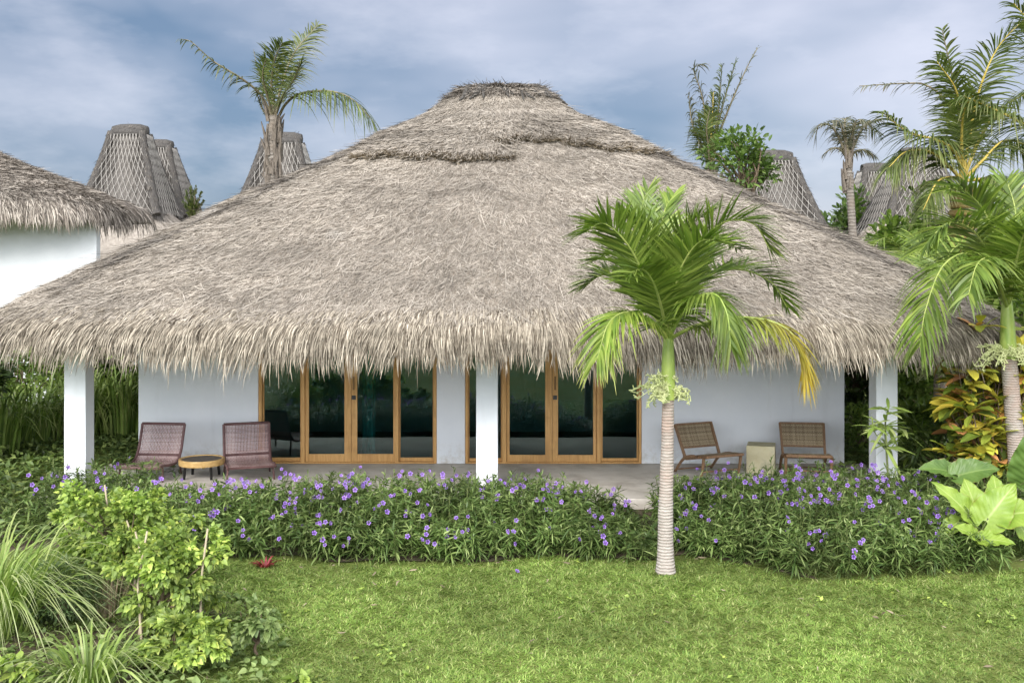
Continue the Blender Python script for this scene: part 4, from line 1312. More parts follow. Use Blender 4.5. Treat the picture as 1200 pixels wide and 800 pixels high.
Hl = lambda x: np.interp(x, [-5.6, -4.9, -4.2, -3.0, -2, -1, 0, .7, 1.15, 1.5, 1.75], [.54, .58, .6, .66, .68, .72, .72, .62, .45, .32, .24])
Hr = lambda x: np.interp(x, [1.8, 2.0, 2.6, 3.2, 3.8, 4.6, 5.4, 6.0], [.4, .58, .68, .76, .78, .76, .72, .55])
hedge(-4.85, 1.72, hedge_front, 13.5, Hl, 1450, 320, 'long low purple-flowered hedge in front of the glass doors, left of the lawn palm')
hedge(1.85, 5.35, hedge_front, 13.7, Hr, 1000, 240, 'bulging purple-flowered hedge before the brown cane chairs, right of the lawn palm')
hedge(-6.3, -4.9, lambda x: 12.9 + 0 * np.asarray(x), 14.4, lambda x: .72 + 0 * x, 130, 34, 'loose bush with violet flowers at the foot of the left corner column')
hedge(5.4, 10.4, lambda x: 11.65 + .1 * np.sin(np.asarray(x) * 3), 14.2, lambda x: .62 + .12 * np.sin(x * 2.2), 600, 34, 'dark sparse flowering bush behind the light green elephant ears')

# ---------------------------------------------------------------- lawn
def lawn():
    n = 440000
    y = 7.3 + (12.1 - 7.3) * rng.random(n) ** 1.15
    x = rng.uniform(-4.9, 10.5, n)
    ok = (y < hedge_front(x) + .12 * rng.random(n)) & (np.abs(x - .4) < y * .72) & ~((np.hypot((x + 3.6) / 1.4, (y - 8.9) / 2.2) < .75) & (rng.random(n) < .8))
    bare = wob(x, y, 1.7, 3) + .5 * wob(x, y, 5, 1)
    ok &= rng.random(n) > .75 * smooth(.75, 1.3, bare)
    strip = smooth(.35, .0, hedge_front(x) - y) * .5
    ok &= rng.random(n) > strip
    x, y = x[ok], y[ok]; n = len(x)
    dense = .5 + .5 * wob(x, y, 1.3, 7)
    h = rng.uniform(.018, .05, n) * (.75 + .55 * np.clip(dense, 0, 1.2))
    cell = np.floor((x + .03 * wob(x, y, 9)) / .075) * 12.9898 + np.floor((y + .03 * wob(y, x, 8)) / .075) * 78.233
    hs = np.sin(cell) * 43758.5453; hs = hs - np.floor(hs)
    az = hs * 2 * math.pi + rng.normal(0, .8, n); tl = rng.uniform(.3, 1.5, n)
    h = h * (.8 + .5 * (hs * 7 % 1)) * (1 + .7 * smooth(.55, 1.0, wob(x, y, 2.6, 11)))
    d = np.stack([np.cos(az) * tl, np.sin(az) * tl, np.ones(n)], -1); d = unit(d)
    p = np.stack([x, y, np.full(n, GZ - .004) + .02 * wob(x, y, .6)], -1)
    K = 3
    u = np.linspace(0, 1, K)[None, :, None]
    C = p[:, None] + d[:, None] * h[:, None, None] * 1.35 * u + np.stack([np.cos(az), np.sin(az), -.9 + 0 * az], -1)[:, None] * (h * .55)[:, None, None] * u * u
    a2 = az + math.pi / 2 + rng.normal(0, .5, n)
    S = np.stack([np.cos(a2), np.sin(a2), 0 * a2], -1)[:, None]
    W = rng.uniform(.0024, .0052, n)[:, None] * np.array([.8, 1, .12])[None]
    m = MB(); m.strips(C, np.broadcast_to(S, C.shape), W)
    tag(m.build('grass', M['blade'], loc=(0, 9, GZ)), 'short bright green lawn grass in the foreground', 'grass', kind='stuff')


lawn()
n = 900
x = rng.uniform(-3, 7, n); y = rng.uniform(7.6, 11.6, n); k_ = (wob(x, y, 2.1, 5) > .35) & (y < hedge_front(x))
x, y = x[k_], y[k_]
m = MB()
for q in range(4):
    put_leaves(m, T_OVAL_S, np.stack([x + rng.normal(0, .012, len(x)), y + rng.normal(0, .012, len(x)), np.full(len(x), GZ + .028)], -1), unit(np.stack([rng.normal(0, 1, len(x)), rng.normal(0, 1, len(x)), np.full(len(x), .35)], -1)), rng.uniform(.03, .055, len(x)), .3, 1.4)
tag(m.build('lawn_weeds', M['vine'], loc=(0, 9, GZ)), 'tiny broad-leaved weeds scattered through the lawn', 'weeds', kind='stuff')
n = 130
x = rng.uniform(-3.5, 6.5, n); y = 7.6 + 4.1 * rng.random(n) ** .6
m = MB(); put_leaves(m, T_LANCE, np.stack([x, y, np.full(n, GZ + .04)], -1), unit(np.stack([rng.normal(0, 1, n), rng.normal(0, 1, n), rng.normal(0, .1, n)], -1)), rng.uniform(.04, .1, n), 1.2, 1.2)
tag(m.build('fallen_leaves', M['lip'], loc=(0, 9, GZ)), 'dry straw bits and fallen leaves littering the lawn', 'leaf litter', kind='stuff')


def cover(name, cx, cy, rx, ry, n, leaf, mat, label, h=.14, T=None, hump=.2):
    r = np.sqrt(rng.random(n)); a = rng.uniform(0, 2 * math.pi, n)
    x, y = cx + rx * r * np.cos(a), cy + ry * r * np.sin(a)
    z = GZ + rng.random(n) * h + hump * (.5 + .5 * wob(x, y, 1.4)) * rng.random(n)
    d = unit(np.stack([rng.normal(0, 1, n), rng.normal(-.2, 1, n), rng.uniform(-.1, .9, n)], -1))
    m = MB(); put_leaves(m, T or T_OVAL_S, np.stack([x, y, z], -1), d, leaf * rng.uniform(.6, 1.3, n), .5)
    tag(m.build(name, mat, loc=(cx, cy, GZ)), label, 'ground cover', kind='stuff')


cover('ground_cover', -9.5, 17.6, 5.0, 3.2, 11000, .13, M['cover'], 'low creeping leaves on the shady ground left of the villa', .12)
cover('ground_cover', -6.6, 13.6, 1.9, 1.5, 5200, .1, M['cover'], 'low creeping leaves in front of the left corner column', .14)
cover('creeping_weeds', -3.4, 8.6, 1.5, 1.9, 2200, .06, M['vine_pale'], 'low weeds and seedlings on the bare soil at lower left', .05, T_HEART, .05)
cover('ground_cover', 8.2, 16.5, 3.2, 4.0, 6500, .14, M['cover'], 'low green leaves on the ground behind the right corner column', .16)

# ---------------------------------------------------------------- grasses
def tuft(name, base, n, l, w, label, cat, mat, spread=.25, arch=.9, up=1.0, group=None, az=None, K=9, tiltr=(.1, .75)):
    base = np.asarray(base, float)
    a = rng.uniform(0, 2 * math.pi, n) if az is None else rng.normal(az[0], az[1], n)
    r = spread * np.sqrt(rng.random(n))
    p = base + np.stack([np.cos(a) * r, np.sin(a) * r, 0 * a], -1)
    tl = rng.uniform(*tiltr, n)
    d = unit(np.stack([np.cos(a) * tl, np.sin(a) * tl, np.full(n, up)], -1))
    ll = rng.uniform(*l, n)
    u = np.linspace(0, 1, K)[None, :, None]
    ar = arch * rng.uniform(.45, 1.35, n)
    hz = np.stack([np.cos(a), np.sin(a), 0 * a], -1)
    C = p[:, None] + d[:, None] * ll[:, None, None] * (u - .12 * u ** 3) + (hz * .35 - UP * .72)[:, None] * (ll * ar)[:, None, None] * u ** 2.6
    C[..., 2] = np.maximum(C[..., 2], base[2] + .015)
    b2 = a + math.pi / 2 + rng.normal(0, .35, n)
    S = np.stack([np.cos(b2), np.sin(b2), rng.normal(0, .15, n)], -1)[:, None]
    prof = np.interp(np.linspace(0, 1, K), [0, .2, .6, .9, 1], [.7, 1, .85, .35, .03])
    m = MB(); m.strips(C, np.broadcast_to(S, C.shape), rng.uniform(*w, n)[:, None] * prof[None])
    o = m.build(name, mat, loc=base)
    tag(o, label, cat, group)
    return o


g_ = lambda px, D: np.array([(px - CX) * D / F, D, GZ])
tuft('ornamental_grass', g_(-22, 9.4), 620, (1.0, 1.75), (.006, .011), 'tall arching pale green grass clump at the left edge', 'grass clump', M['reed_pale'], .5, .85, tiltr=(.1, .7))
tuft('ornamental_grass', g_(105, 8.05), 130, (.55, .95), (.007, .012), 'smaller grass clump with pale broad blades at the bottom left corner', 'grass clump', M['reed_pale'], .16, .9, tiltr=(.1, .8))
tuft('ornamental_grass', g_(206, 9.55), 26, (.5, .95), (.008, .012), 'few arching strap blades growing out of the bright vine', 'grass clump', M['reed_pale'], .08, .8)
rl = ['tall reed clump standing left of the left corner column', 'tall reed clump close to the villa wall, right of the left corner column', 'dark reed clump farthest left under the eave', 'reed clump directly behind the left corner column']
for (px, D), lb, nn in zip(((40, 19.5), (146, 20.3), (-10, 18.4), (98, 20.2)), rl, (240, 330, 220, 240)):
    tuft('reed_clump', g_(px, D), nn, (1.5, 2.7), (.012, .024), lb, 'reed clump', M['reed'], .7, .7, tiltr=(.02, .4), group='tall reeds left of the villa')

# ---------------------------------------------------------------- left garden shrubs
def at(px, D, z=GZ):
    return np.array([(px - CX) * D / F, D, z])


def vine(base, ext, n, leaf, label, mat, stakes=5, clumps=58, name='vine_bush'):
    t = shrub(name, base, ext, label, 'shrub', mat, n, leaf, T_HEART, clumps, stem_mat=M['brown_stem'], fill=.3, zlo=.04, droop=.7, cr=(.1, .27))
    for k in range(stakes):
        a = np.asarray(base) + [rng.uniform(-.6, .6) * ext[0], rng.uniform(-.5, .1) * ext[1], 0]
        m = MB(); m.tube([a, a + [rng.normal(0, .03), 0, ext[2] * .45], a + [rng.normal(0, .06), rng.normal(0, .04), ext[2] * rng.uniform(.65, .9)]], [.012, .011, .009], 6)
        m.build('stake', M['cane_stem'], t, smooth=True)
    return t


vine(at(150, 10.35), (.74, .6, 1.28), 7200, .052, 'tall bright green heart-leaved vine bush on stakes at left', M['vine'], 2)
vine(at(203, 9.35), (.5, .5, 1.12), 5200, .052, 'yellow-green heart-leaved vine bush nearest the lawn, with pale stakes', M['vine'], 3)
vine(at(215, 8.5), (.58, .45, .46), 3000, .058, 'low mound of heart-shaped leaves at the bottom left of the lawn', M['vine'], 0, 20)
vine(at(105, 10.9), (.5, .5, 1.0), 1500, .06, 'loose heart-leaved vine bush beside the left corner column', M['vine'], 0, 18)
vine(at(302, 8.75), (.28, .25, .52), 480, .06, 'sparse dull green heart-leaved plant standing alone on the lawn edge', M['vine_pale'], 0, 12, name='leafy_plant')
shrub('feathery_shrub', at(70, 9.55), (.5, .5, .62), 'low feathery grey-green shrub between arching grass and vine', 'shrub', M['feather'], 4200, .045, T_LANCE, 30, fill=.3, wide=1.6)
t = tuft('dry_grass', at(128, 9.75), 90, (.3, .6), (.002, .004), 'tuft of dry brownish stalks in front of the vine', 'dry grass', M['cane'], .14, .25, tiltr=(.02, .35))
vine(at(25, 8.15), (.3, .25, .25), 160, .07, 'low seedling patch with yellow-green leaves at the bottom left corner', M['vine'], 0, 8, name='leafy_plant')

# little red plant at the hedge foot, fallen flower on the lawn
b = at(316, 11.62); b[1] = 11.4
tuft('red_bromeliad', b, 34, (.12, .22), (.008, .014), 'small crimson rosette plant at the foot of the long hedge', 'plant', M['red'], .04, .5, tiltr=(.3, 1.3))
b = at(606, 11.1)
o = flower_mesh().build('fallen_flower', M['flower'], None, local=True, smooth=True)
o.location = (b[0], 11.1, GZ + .05); o.rotation_euler = (.4, .5, 0)
tag(o, 'single purple blossom lying on the lawn in front of the hedge', 'flower')
def leafy_weed(px, D, label):
    vine(at(px, D), (.12, .1, .13), 60, .07, label, M['vine'], 0, 6, name='weed')
leafy_weed(1112, 11.25, 'small bright weed at the foot of the light elephant ears')
leafy_weed(28, 7.9, 'tiny yellow-green weed at the bottom edge left of the small grass clump')
leafy_weed(350, 8.05, 'tiny yellow-green weed on the lawn at the bottom edge')

# ---------------------------------------------------------------- elephant ears
def big_leaf(t, base, tip_dir, attach, L_, W_, mat, nrm=(0, -.7, .7), cup=.18, wavy=.03):
    """stalk from base to attach, then a ribbed arrow-shaped blade hanging along tip_dir"""
    base, attach = np.asarray(base, float), np.asarray(attach, float)
    d = unit(np.asarray(tip_dir, float))
    X = d; Y = unit(np.cross(np.asarray(nrm, float), X)); Z = np.cross(X, Y); roll = float(attach[0])
    m = MB()
    m.tube(spline([base, (base + attach) / 2 + [0, 0, .12 * L_], attach], 10), np.linspace(.018, .009, 10), 7)
    st = m.build('stalk', M['stem'], t, smooth=True)
    nu, nv = 40, 25
    u = np.linspace(-.3, 1, nu)[:, None]; v = np.linspace(-1, 1, nv)[None]
    h = np.interp(u, [-.3, -.2, -.05, .12, .35, .6, .8, .93, 1], [.12, .36, .47, .5, .45, .33, .2, .08, .0])
    notch = np.where(u < 0, np.minimum(.24, -u * .9), 0)
    av = np.abs(v)
    y = np.sign(v) * (notch * (.25) + (h - notch * .25) * av)
    x = u + 0 * v
    x = np.where(u < 0, u * (.25 + .75 * smooth(0, .35, av)), x)
    rib = .012 * np.sin((x * 1.0 - av * .35) * 46) * np.minimum(av * 3, 1)
    z = cup * h * av ** 1.6 - .28 * np.maximum(x, 0) ** 2 + rib + wavy * av ** 2 * np.sin(x * 19 + 3 * np.sign(v) + roll * 5)
    V = attach + (x[..., None] * L_) * X + (y[..., None] * W_) * Y + (z[..., None] * L_) * Z
    mb = MB(); mb.grid(V, t=np.repeat(av, nu, 0))
    mb.build('blade', mat, st, smooth=True)


M['taro_l'] = None
def taro_mat(name, c1, c2, vein):
    m, nt, N, L = new_mat(name)
    a = N.new('ShaderNodeAttribute'); a.attribute_name = 'along'
    nz = noise(N, L, 5, 4, .6, obj_coord(N, L))
    r = ramp(N, [(.3, c1), (.7, c2)]); L.new(nz.outputs['Fac'], r.inputs[0])
    c = mixc(N, L, r.outputs[0], vein, maprange(N, L, a.outputs['Fac'], 0, .09, .8, 0))
    n2 = noise(N, L, 16, 4, .65, obj_coord(N, L))
    ad = N.new('ShaderNodeMath'); ad.operation = 'MULTIPLY_ADD'; L.new(n2.outputs['Fac'], ad.inputs[0]); ad.inputs[1].default_value = .35; L.new(a.outputs['Fac'], ad.inputs[2])
    c = mixc(N, L, c, (.24, .17, .05), maprange(N, L, ad.outputs[0], 1.12, 1.22, 0, .8))
    c = mixc(N, L, c, (.16, .2, .03), maprange(N, L, n2.outputs['Fac'], .6, .75, 0, .5))
    p = N.new('ShaderNodeBsdfPrincipled'); p.inputs['Roughness'].default_value = .42; L.new(c, p.inputs['Base Color'])
    tr = N.new('ShaderNodeBsdfTranslucent'); L.new(c, tr.inputs['Color'])
    mx = N.new('ShaderNodeMixShader'); mx.inputs[0].default_value = .35; L.new(p.outputs[0], mx.inputs[1]); L.new(tr.outputs[0], mx.inputs[2])
    o = N.new('ShaderNodeOutputMaterial'); L.new(mx.outputs[0], o.inputs[0])
    return m


M['taro'] = taro_mat('elephant_ear_leaf', (.2, .32, .04), (.31, .43, .07), (.45, .53, .18))
M['taro_dark'] = taro_mat('dark_elephant_ear_leaf', (.09, .17, .035), (.15, .25, .055), (.24, .34, .1))
D = 11.3
b = at(1141, D); 
t = thing('elephant_ear', b, 'light yellow-green elephant ear with big ribbed leaves at right hedge end', 'plant')
MB().tube(spline([b, b + [0, 0, .14], b + [.03, 0, .24]], 6), np.linspace(.035, .03, 6), 8).build('stem', M['brown_stem'], t, smooth=True)
hb = b + [.02, 0, .18]
for at_, tip, l, nr_, wd in ((P(1134, 602, D), (-.7, -.1, .85), .5, (.35, -.8, .4), .5), (P(1146, 607, D + .05), (-.12, .2, .9), .44, (0, -.9, .45), .85), (P(1158, 607, D - .1), (.45, -.1, .7), .48, (-.2, -.8, .6), .8),
                            (P(1176, 604, D - .1), (.9, -.2, .28), .46, (0, -.6, .8), .85), (P(1144, 629, D - .15), (-.65, -.3, .5), .3, (.2, -.6, .75), .75), (P(1153, 632, D - .2), (.85, -.4, .15), .3, (0, -.5, .85), .75),
                            (P(1192, 612, D), (.5, -.3, -.7), .4, (.3, -.7, .4), .7), (P(1122, 612, D + .1), (-.75, -.2, -.35), .28, (-.2, -.6, .7), .7), (P(1168, 592, D + .2), (.15, .3, .9), .36, (0, -.9, .3), .8)):
    big_leaf(t, hb, tip, at_, l, l * wd * 1.1, M['taro'], nr_)
D = 12.6
b = at(1140, D)
t = thing('elephant_ear', b, 'darker green elephant ear leaning over the hedge, left of the edge palm', 'plant')
for at_, tip, l, nr_ in ((P(1126, 556, D), (.85, -.2, .32), .46, (-.1, -.7, .7)), (P(1112, 552, D + .1), (-.8, -.2, .25), .38, (.1, -.6, .75)), (P(1207, 560, D - .6), (-.2, -.4, .85), .6, (-.5, -.8, .2))):
    big_leaf(t, b + [0, 0, .1], tip, at_, l, l * .8, M['taro_dark'], nr_, cup=.25)

# ---------------------------------------------------------------- right garden
D = 13.95
b = at(1043, D)
t = thing('strap_leaf_plant', b, 'slender plant with whorls of pale strap leaves in front of the right corner column', 'plant')
MB().tube(spline([b, P(1040, 545, D), P(1037, 500, D), P(1041, 480, D)], 10), np.linspace(.018, .01, 10), 7).build('stem', M['stem'], t, smooth=True)
m = MB()
for (c, n, l) in ((P(1038, 500, D), 22, .42), (P(1040, 482, D), 16, .34), (P(1040, 522, D), 20, .38), (P(1060, 505, D + .2), 14, .4), (P(1020, 498, D), 10, .3)):
    a = rng.uniform(0, 2 * math.pi, n); e = rng.normal(.25, .35, n)
    d = np.stack([np.cos(a) * np.cos(e), np.sin(a) * np.cos(e), np.sin(e)], -1)
    u = np.linspace(0, 1, 6)[None, :, None]; ll = l * rng.uniform(.65, 1.15, n)
    C = c + rng.normal(0, .03, (n, 1, 3)) + d[:, None] * ll[:, None, None] * u - UP * (ll * .25)[:, None, None] * u * u
    S = unit(np.cross(d, UP) + UP * rng.normal(0, .4, n)[:, None])[:, None]
    m.strips(C, np.broadcast_to(S, C.shape), rng.uniform(.018, .028, n)[:, None] * np.array([.35, .8, 1, .95, .7, .08])[None])
    if c[0] != P(1040, 482, D)[0]:
        m.tube([P(1040, 530, D), c], [.009, .006], 5)
m.build('leaves', M['cordy'], t)

D = 14.1
b = at(1158, D)
t = thing('croton_bush', b, 'tall croton bush with yellow, orange and dark red leaves beside the ringed palm', 'shrub')
m = MB(); sm = MB()
for i in range(105):
    px, py = (rng.uniform(1110, 1182) if i % 4 else rng.uniform(1190, 1215)), rng.uniform(382, 555)
    c = P(px, py, D + rng.uniform(-.45, .5))
    n = rng.integers(11, 17)
    a = rng.uniform(0, 2 * math.pi, n); e = rng.normal(.35, .35, n)
    d = np.stack([np.cos(a) * np.cos(e), np.sin(a) * np.cos(e), np.sin(e)], -1)
    put_leaves(m, T_CROTON, c + rng.normal(0, .03, (n, 3)), d, rng.uniform(.2, .36, n), .3, 1.15)
    o = at(1158 + rng.normal(0, 14), D)
    sm.tube(spline([o, (o + c) / 2 + [0, 0, .1], c - [0, 0, .02]], 7), np.linspace(.016, .007, 7), 5)
m.build('foliage', M['croton'], t); sm.build('branches', M['brown_stem'], t, smooth=True)

SH = [  # px, D, rx, ry, h, leaves, leaf size, material, template, label, clumps
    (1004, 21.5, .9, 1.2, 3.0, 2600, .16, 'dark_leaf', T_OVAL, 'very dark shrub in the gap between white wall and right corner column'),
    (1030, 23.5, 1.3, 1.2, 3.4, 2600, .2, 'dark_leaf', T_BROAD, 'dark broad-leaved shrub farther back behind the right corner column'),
    (1082, 19.0, .8, .9, 2.1, 1500, .26, 'mid_leaf', T_BROAD, 'bright broad-leaved shrub just right of the right corner column'),
    (1010, 18.0, .45, .5, 1.0, 900, .1, 'mid_leaf', T_OVAL, 'low green shrub on the ground between wall end and column'),
    (1072, 16.6, .5, .5, 1.25, 700, .24, 'mid_leaf', T_BROAD, 'leafy green shrub at the foot of the right corner column'),
    (1108, 15.3, .45, .5, 1.25, 1100, .2, 'dark_leaf', T_LANCE, 'dark spiky shrub at the foot of the slender palm'),
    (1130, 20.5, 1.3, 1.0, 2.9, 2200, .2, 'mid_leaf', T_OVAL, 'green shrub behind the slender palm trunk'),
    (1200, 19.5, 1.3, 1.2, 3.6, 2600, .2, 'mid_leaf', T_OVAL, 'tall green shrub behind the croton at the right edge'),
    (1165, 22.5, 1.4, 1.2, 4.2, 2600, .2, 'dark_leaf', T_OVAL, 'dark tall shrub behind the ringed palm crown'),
    (1062, 24.5, 1.0, 1.0, 5.0, 2600, .19, 'mid_leaf', T_OVAL, 'bushy small-leaved tree beside the right eave, below the twin towers'),
    (1090, 25.5, 1.3, 1.2, 5.1, 2600, .2, 'dark_leaf', T_OVAL, 'dark bushy tree in front of the big yellow-stemmed coconut palm'),
    (1185, 27.0, 1.9, 1.4, 4.8, 2600, .24, 'mid_leaf', T_OVAL, 'leafy tree filling the right edge behind the palms'),
    (1003, 37.0, 1.7, 1.4, 6.2, 3200, .25, 'tree_leaf', T_OVAL, 'rounded tree behind the thin coconut palm trunk'),
    (968, 38.0, 1.3, 1.4, 6.0, 2300, .24, 'dark_leaf', T_OVAL, 'dark tree just right of the single thatched tower'),
    (1036, 35.5, .8, 1.0, 5.5, 1300, .34, 'mid_leaf', T_BROAD, 'banana-like broad-leaved plant below the smaller twin tower'),
    (955, 33.0, .9, .8, 4.9, 1000, .4, 'mid_leaf', T_BROAD, 'large-leaved plant rising behind the right roof slope'),
    (15, 21.0, 1.3, 1.1, 2.5, 3000, .14, 'mid_leaf', T_OVAL, 'yellow-green shrub behind the reeds at the far left'),
    (75, 22.5, 1.4, 1.1, 2.6, 3000, .15, 'mid_leaf', T_OVAL, 'climbing shrub seen left of the left corner column'),
    (150, 23.5, 1.5, 1.2, 2.6, 2200, .17, 'dark_leaf', T_OVAL, 'dark shrub behind the reeds beside the villa wall'),
    (1290, 18.5, 1.6, 1.3, 3.0, 3000, .2, 'dark_leaf', T_OVAL, 'dark shrub beyond the right edge behind the ringed palm'),
    (-55, 17.0, 1.1, 1.1, 2.4, 2400, .15, 'dark_leaf', T_OVAL, 'dark leafy shrub at the left edge below the eave'),
]
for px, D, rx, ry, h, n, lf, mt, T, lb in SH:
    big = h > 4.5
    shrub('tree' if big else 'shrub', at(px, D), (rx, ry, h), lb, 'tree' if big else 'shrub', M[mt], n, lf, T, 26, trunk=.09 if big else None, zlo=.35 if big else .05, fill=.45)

# papaya-like tree to the right of the ridge
D = 27.
b = at(872, D)
shrub('spreading_tree', b, (1.0, .9, 7.0), 'light green broad-leaved tree between half-dead coconut palm and single tower', 'tree', M['tree_leaf'], 1400, .165, T_OVAL, 40, trunk=.1, zlo=.74, fill=.35)

# fan-leaved clump right of the roof corner
t = thing('fan_palm_clump', at(1075, 20.5), 'clump of dark fan-like palm leaves above the right roof corner', 'palm')
for (px, py) in ((1060, 300), (1085, 295), (1100, 320), (1050, 335), (1078, 340)):
    c = P(px, py, 20.5 + rng.uniform(-.5, .5))
    for k in range(5):
        a = rng.uniform(0, 2 * math.pi)
        frond(t, [np.array([c[0] * .5 + t.location[0] * .5, 20.5, c[2] - 1.0]), c, c + np.array([math.cos(a) * .5, math.sin(a) * .5, .35]), c + np.array([math.cos(a) * .95, math.sin(a) * .9, .2])], L_=.55, W=.04, n=26, start=.35, r0=.015, mat=M['frond'])
# ---------------------------------------------------------------- neighbouring villa at left
D = 25.
nv = thing('neighbour_villa', (-14.6, 28, 0), 'neighbouring white villa with dark grey thatched roof at the left edge', 'house')
PR2 = [(0, 4.5), (.01, 4.65), (.04, 4.85), (.1, 5.02), (.3, 5.4), (.6, 5.98), (.85, 6.5), (.95, 6.75), (1, 6.85)]
R2 = Roof(-15.5, 27.3, 5.4, 3.0, .6, .3, PR2, n=6.0, seed=4.1)
mb = MB(); mb.grid(R2.mesh(np.concatenate([[0, .003, .01, .02, .04, .07], np.linspace(.1, 1, 24)]), 160), True)
r2 = mb.build('roof', surf_mat('old_thatch_core', (.07, .06, .05), (.2, .17, .14), 9, 6, .9, .6, .02), nv, smooth=True)
mb = MB(); R2.straw(mb, 26000, .02, .95, l=(.2, .5), w=(.007, .014)); mb.build('thatch', M['straw_dark'], r2)
mb = MB(); R2.eave(mb, 7000, (0, .06), (.2, .42), w=(.007, .014)); R2.eave(mb, 2500, (0, .01), (.2, .5), w=(.007, .014)); mb.build('eave_fringe', M['straw_dark'], r2)
mb = MB(); V = R2.mesh([.004, .05, .3, .6], 100); V[..., 2] -= np.array([0, .2, .3, .3])[:, None]; mb.grid(V, True); mb.build('roof_underside', M['soffit'], r2, smooth=True)
m = MB(); m.box(-18, P(113, 300, 25.4)[0], 25.4, 25.65, GZ - .1, 4.45); m.box(-17.5, -12.6, 25.65, 29.2, GZ - .1, 4.6)
m.build('wall', surf_mat('neighbour_plaster', (.52, .54, .56), (.58, .6, .615), 1.5, 4, .85), nv, bevel=.01)


# ---------------------------------------------------------------- thatched towers
def fuzz(mb, path, rad, n, side=False):
    path = np.asarray(path, float); K = len(path)
    s = rng.random(n) * (K - 1)
    p = np.stack([np.interp(s, np.arange(K), path[:, k]) for k in range(3)], -1); r = np.interp(s, np.arange(K), rad)
    T = unit(path[-1] - path[0])
    v = rng.normal(size=(n, 3)); o = unit(v - (v @ T)[:, None] * T)
    d = (-T if not side else 0) + rng.normal(0, .3, (n, 3))
    if side: d = d + np.array([0, 0, -1.0]) + .5 * o
    d = unit(d)
    q = np.linspace(0, 1, 3)[None, :, None]
    C = (p + o * r[:, None])[:, None] + d[:, None] * (rng.uniform(.06, .2, n)[:, None, None] * q) + o[:, None] * .04 * q * rng.random((n, 1, 1))
    S = unit(np.cross(d, o))[:, None]
    mb.strips(C, np.broadcast_to(S, C.shape), rng.uniform(.006, .012, n)[:, None] * np.array([.8, 1, .3])[None])


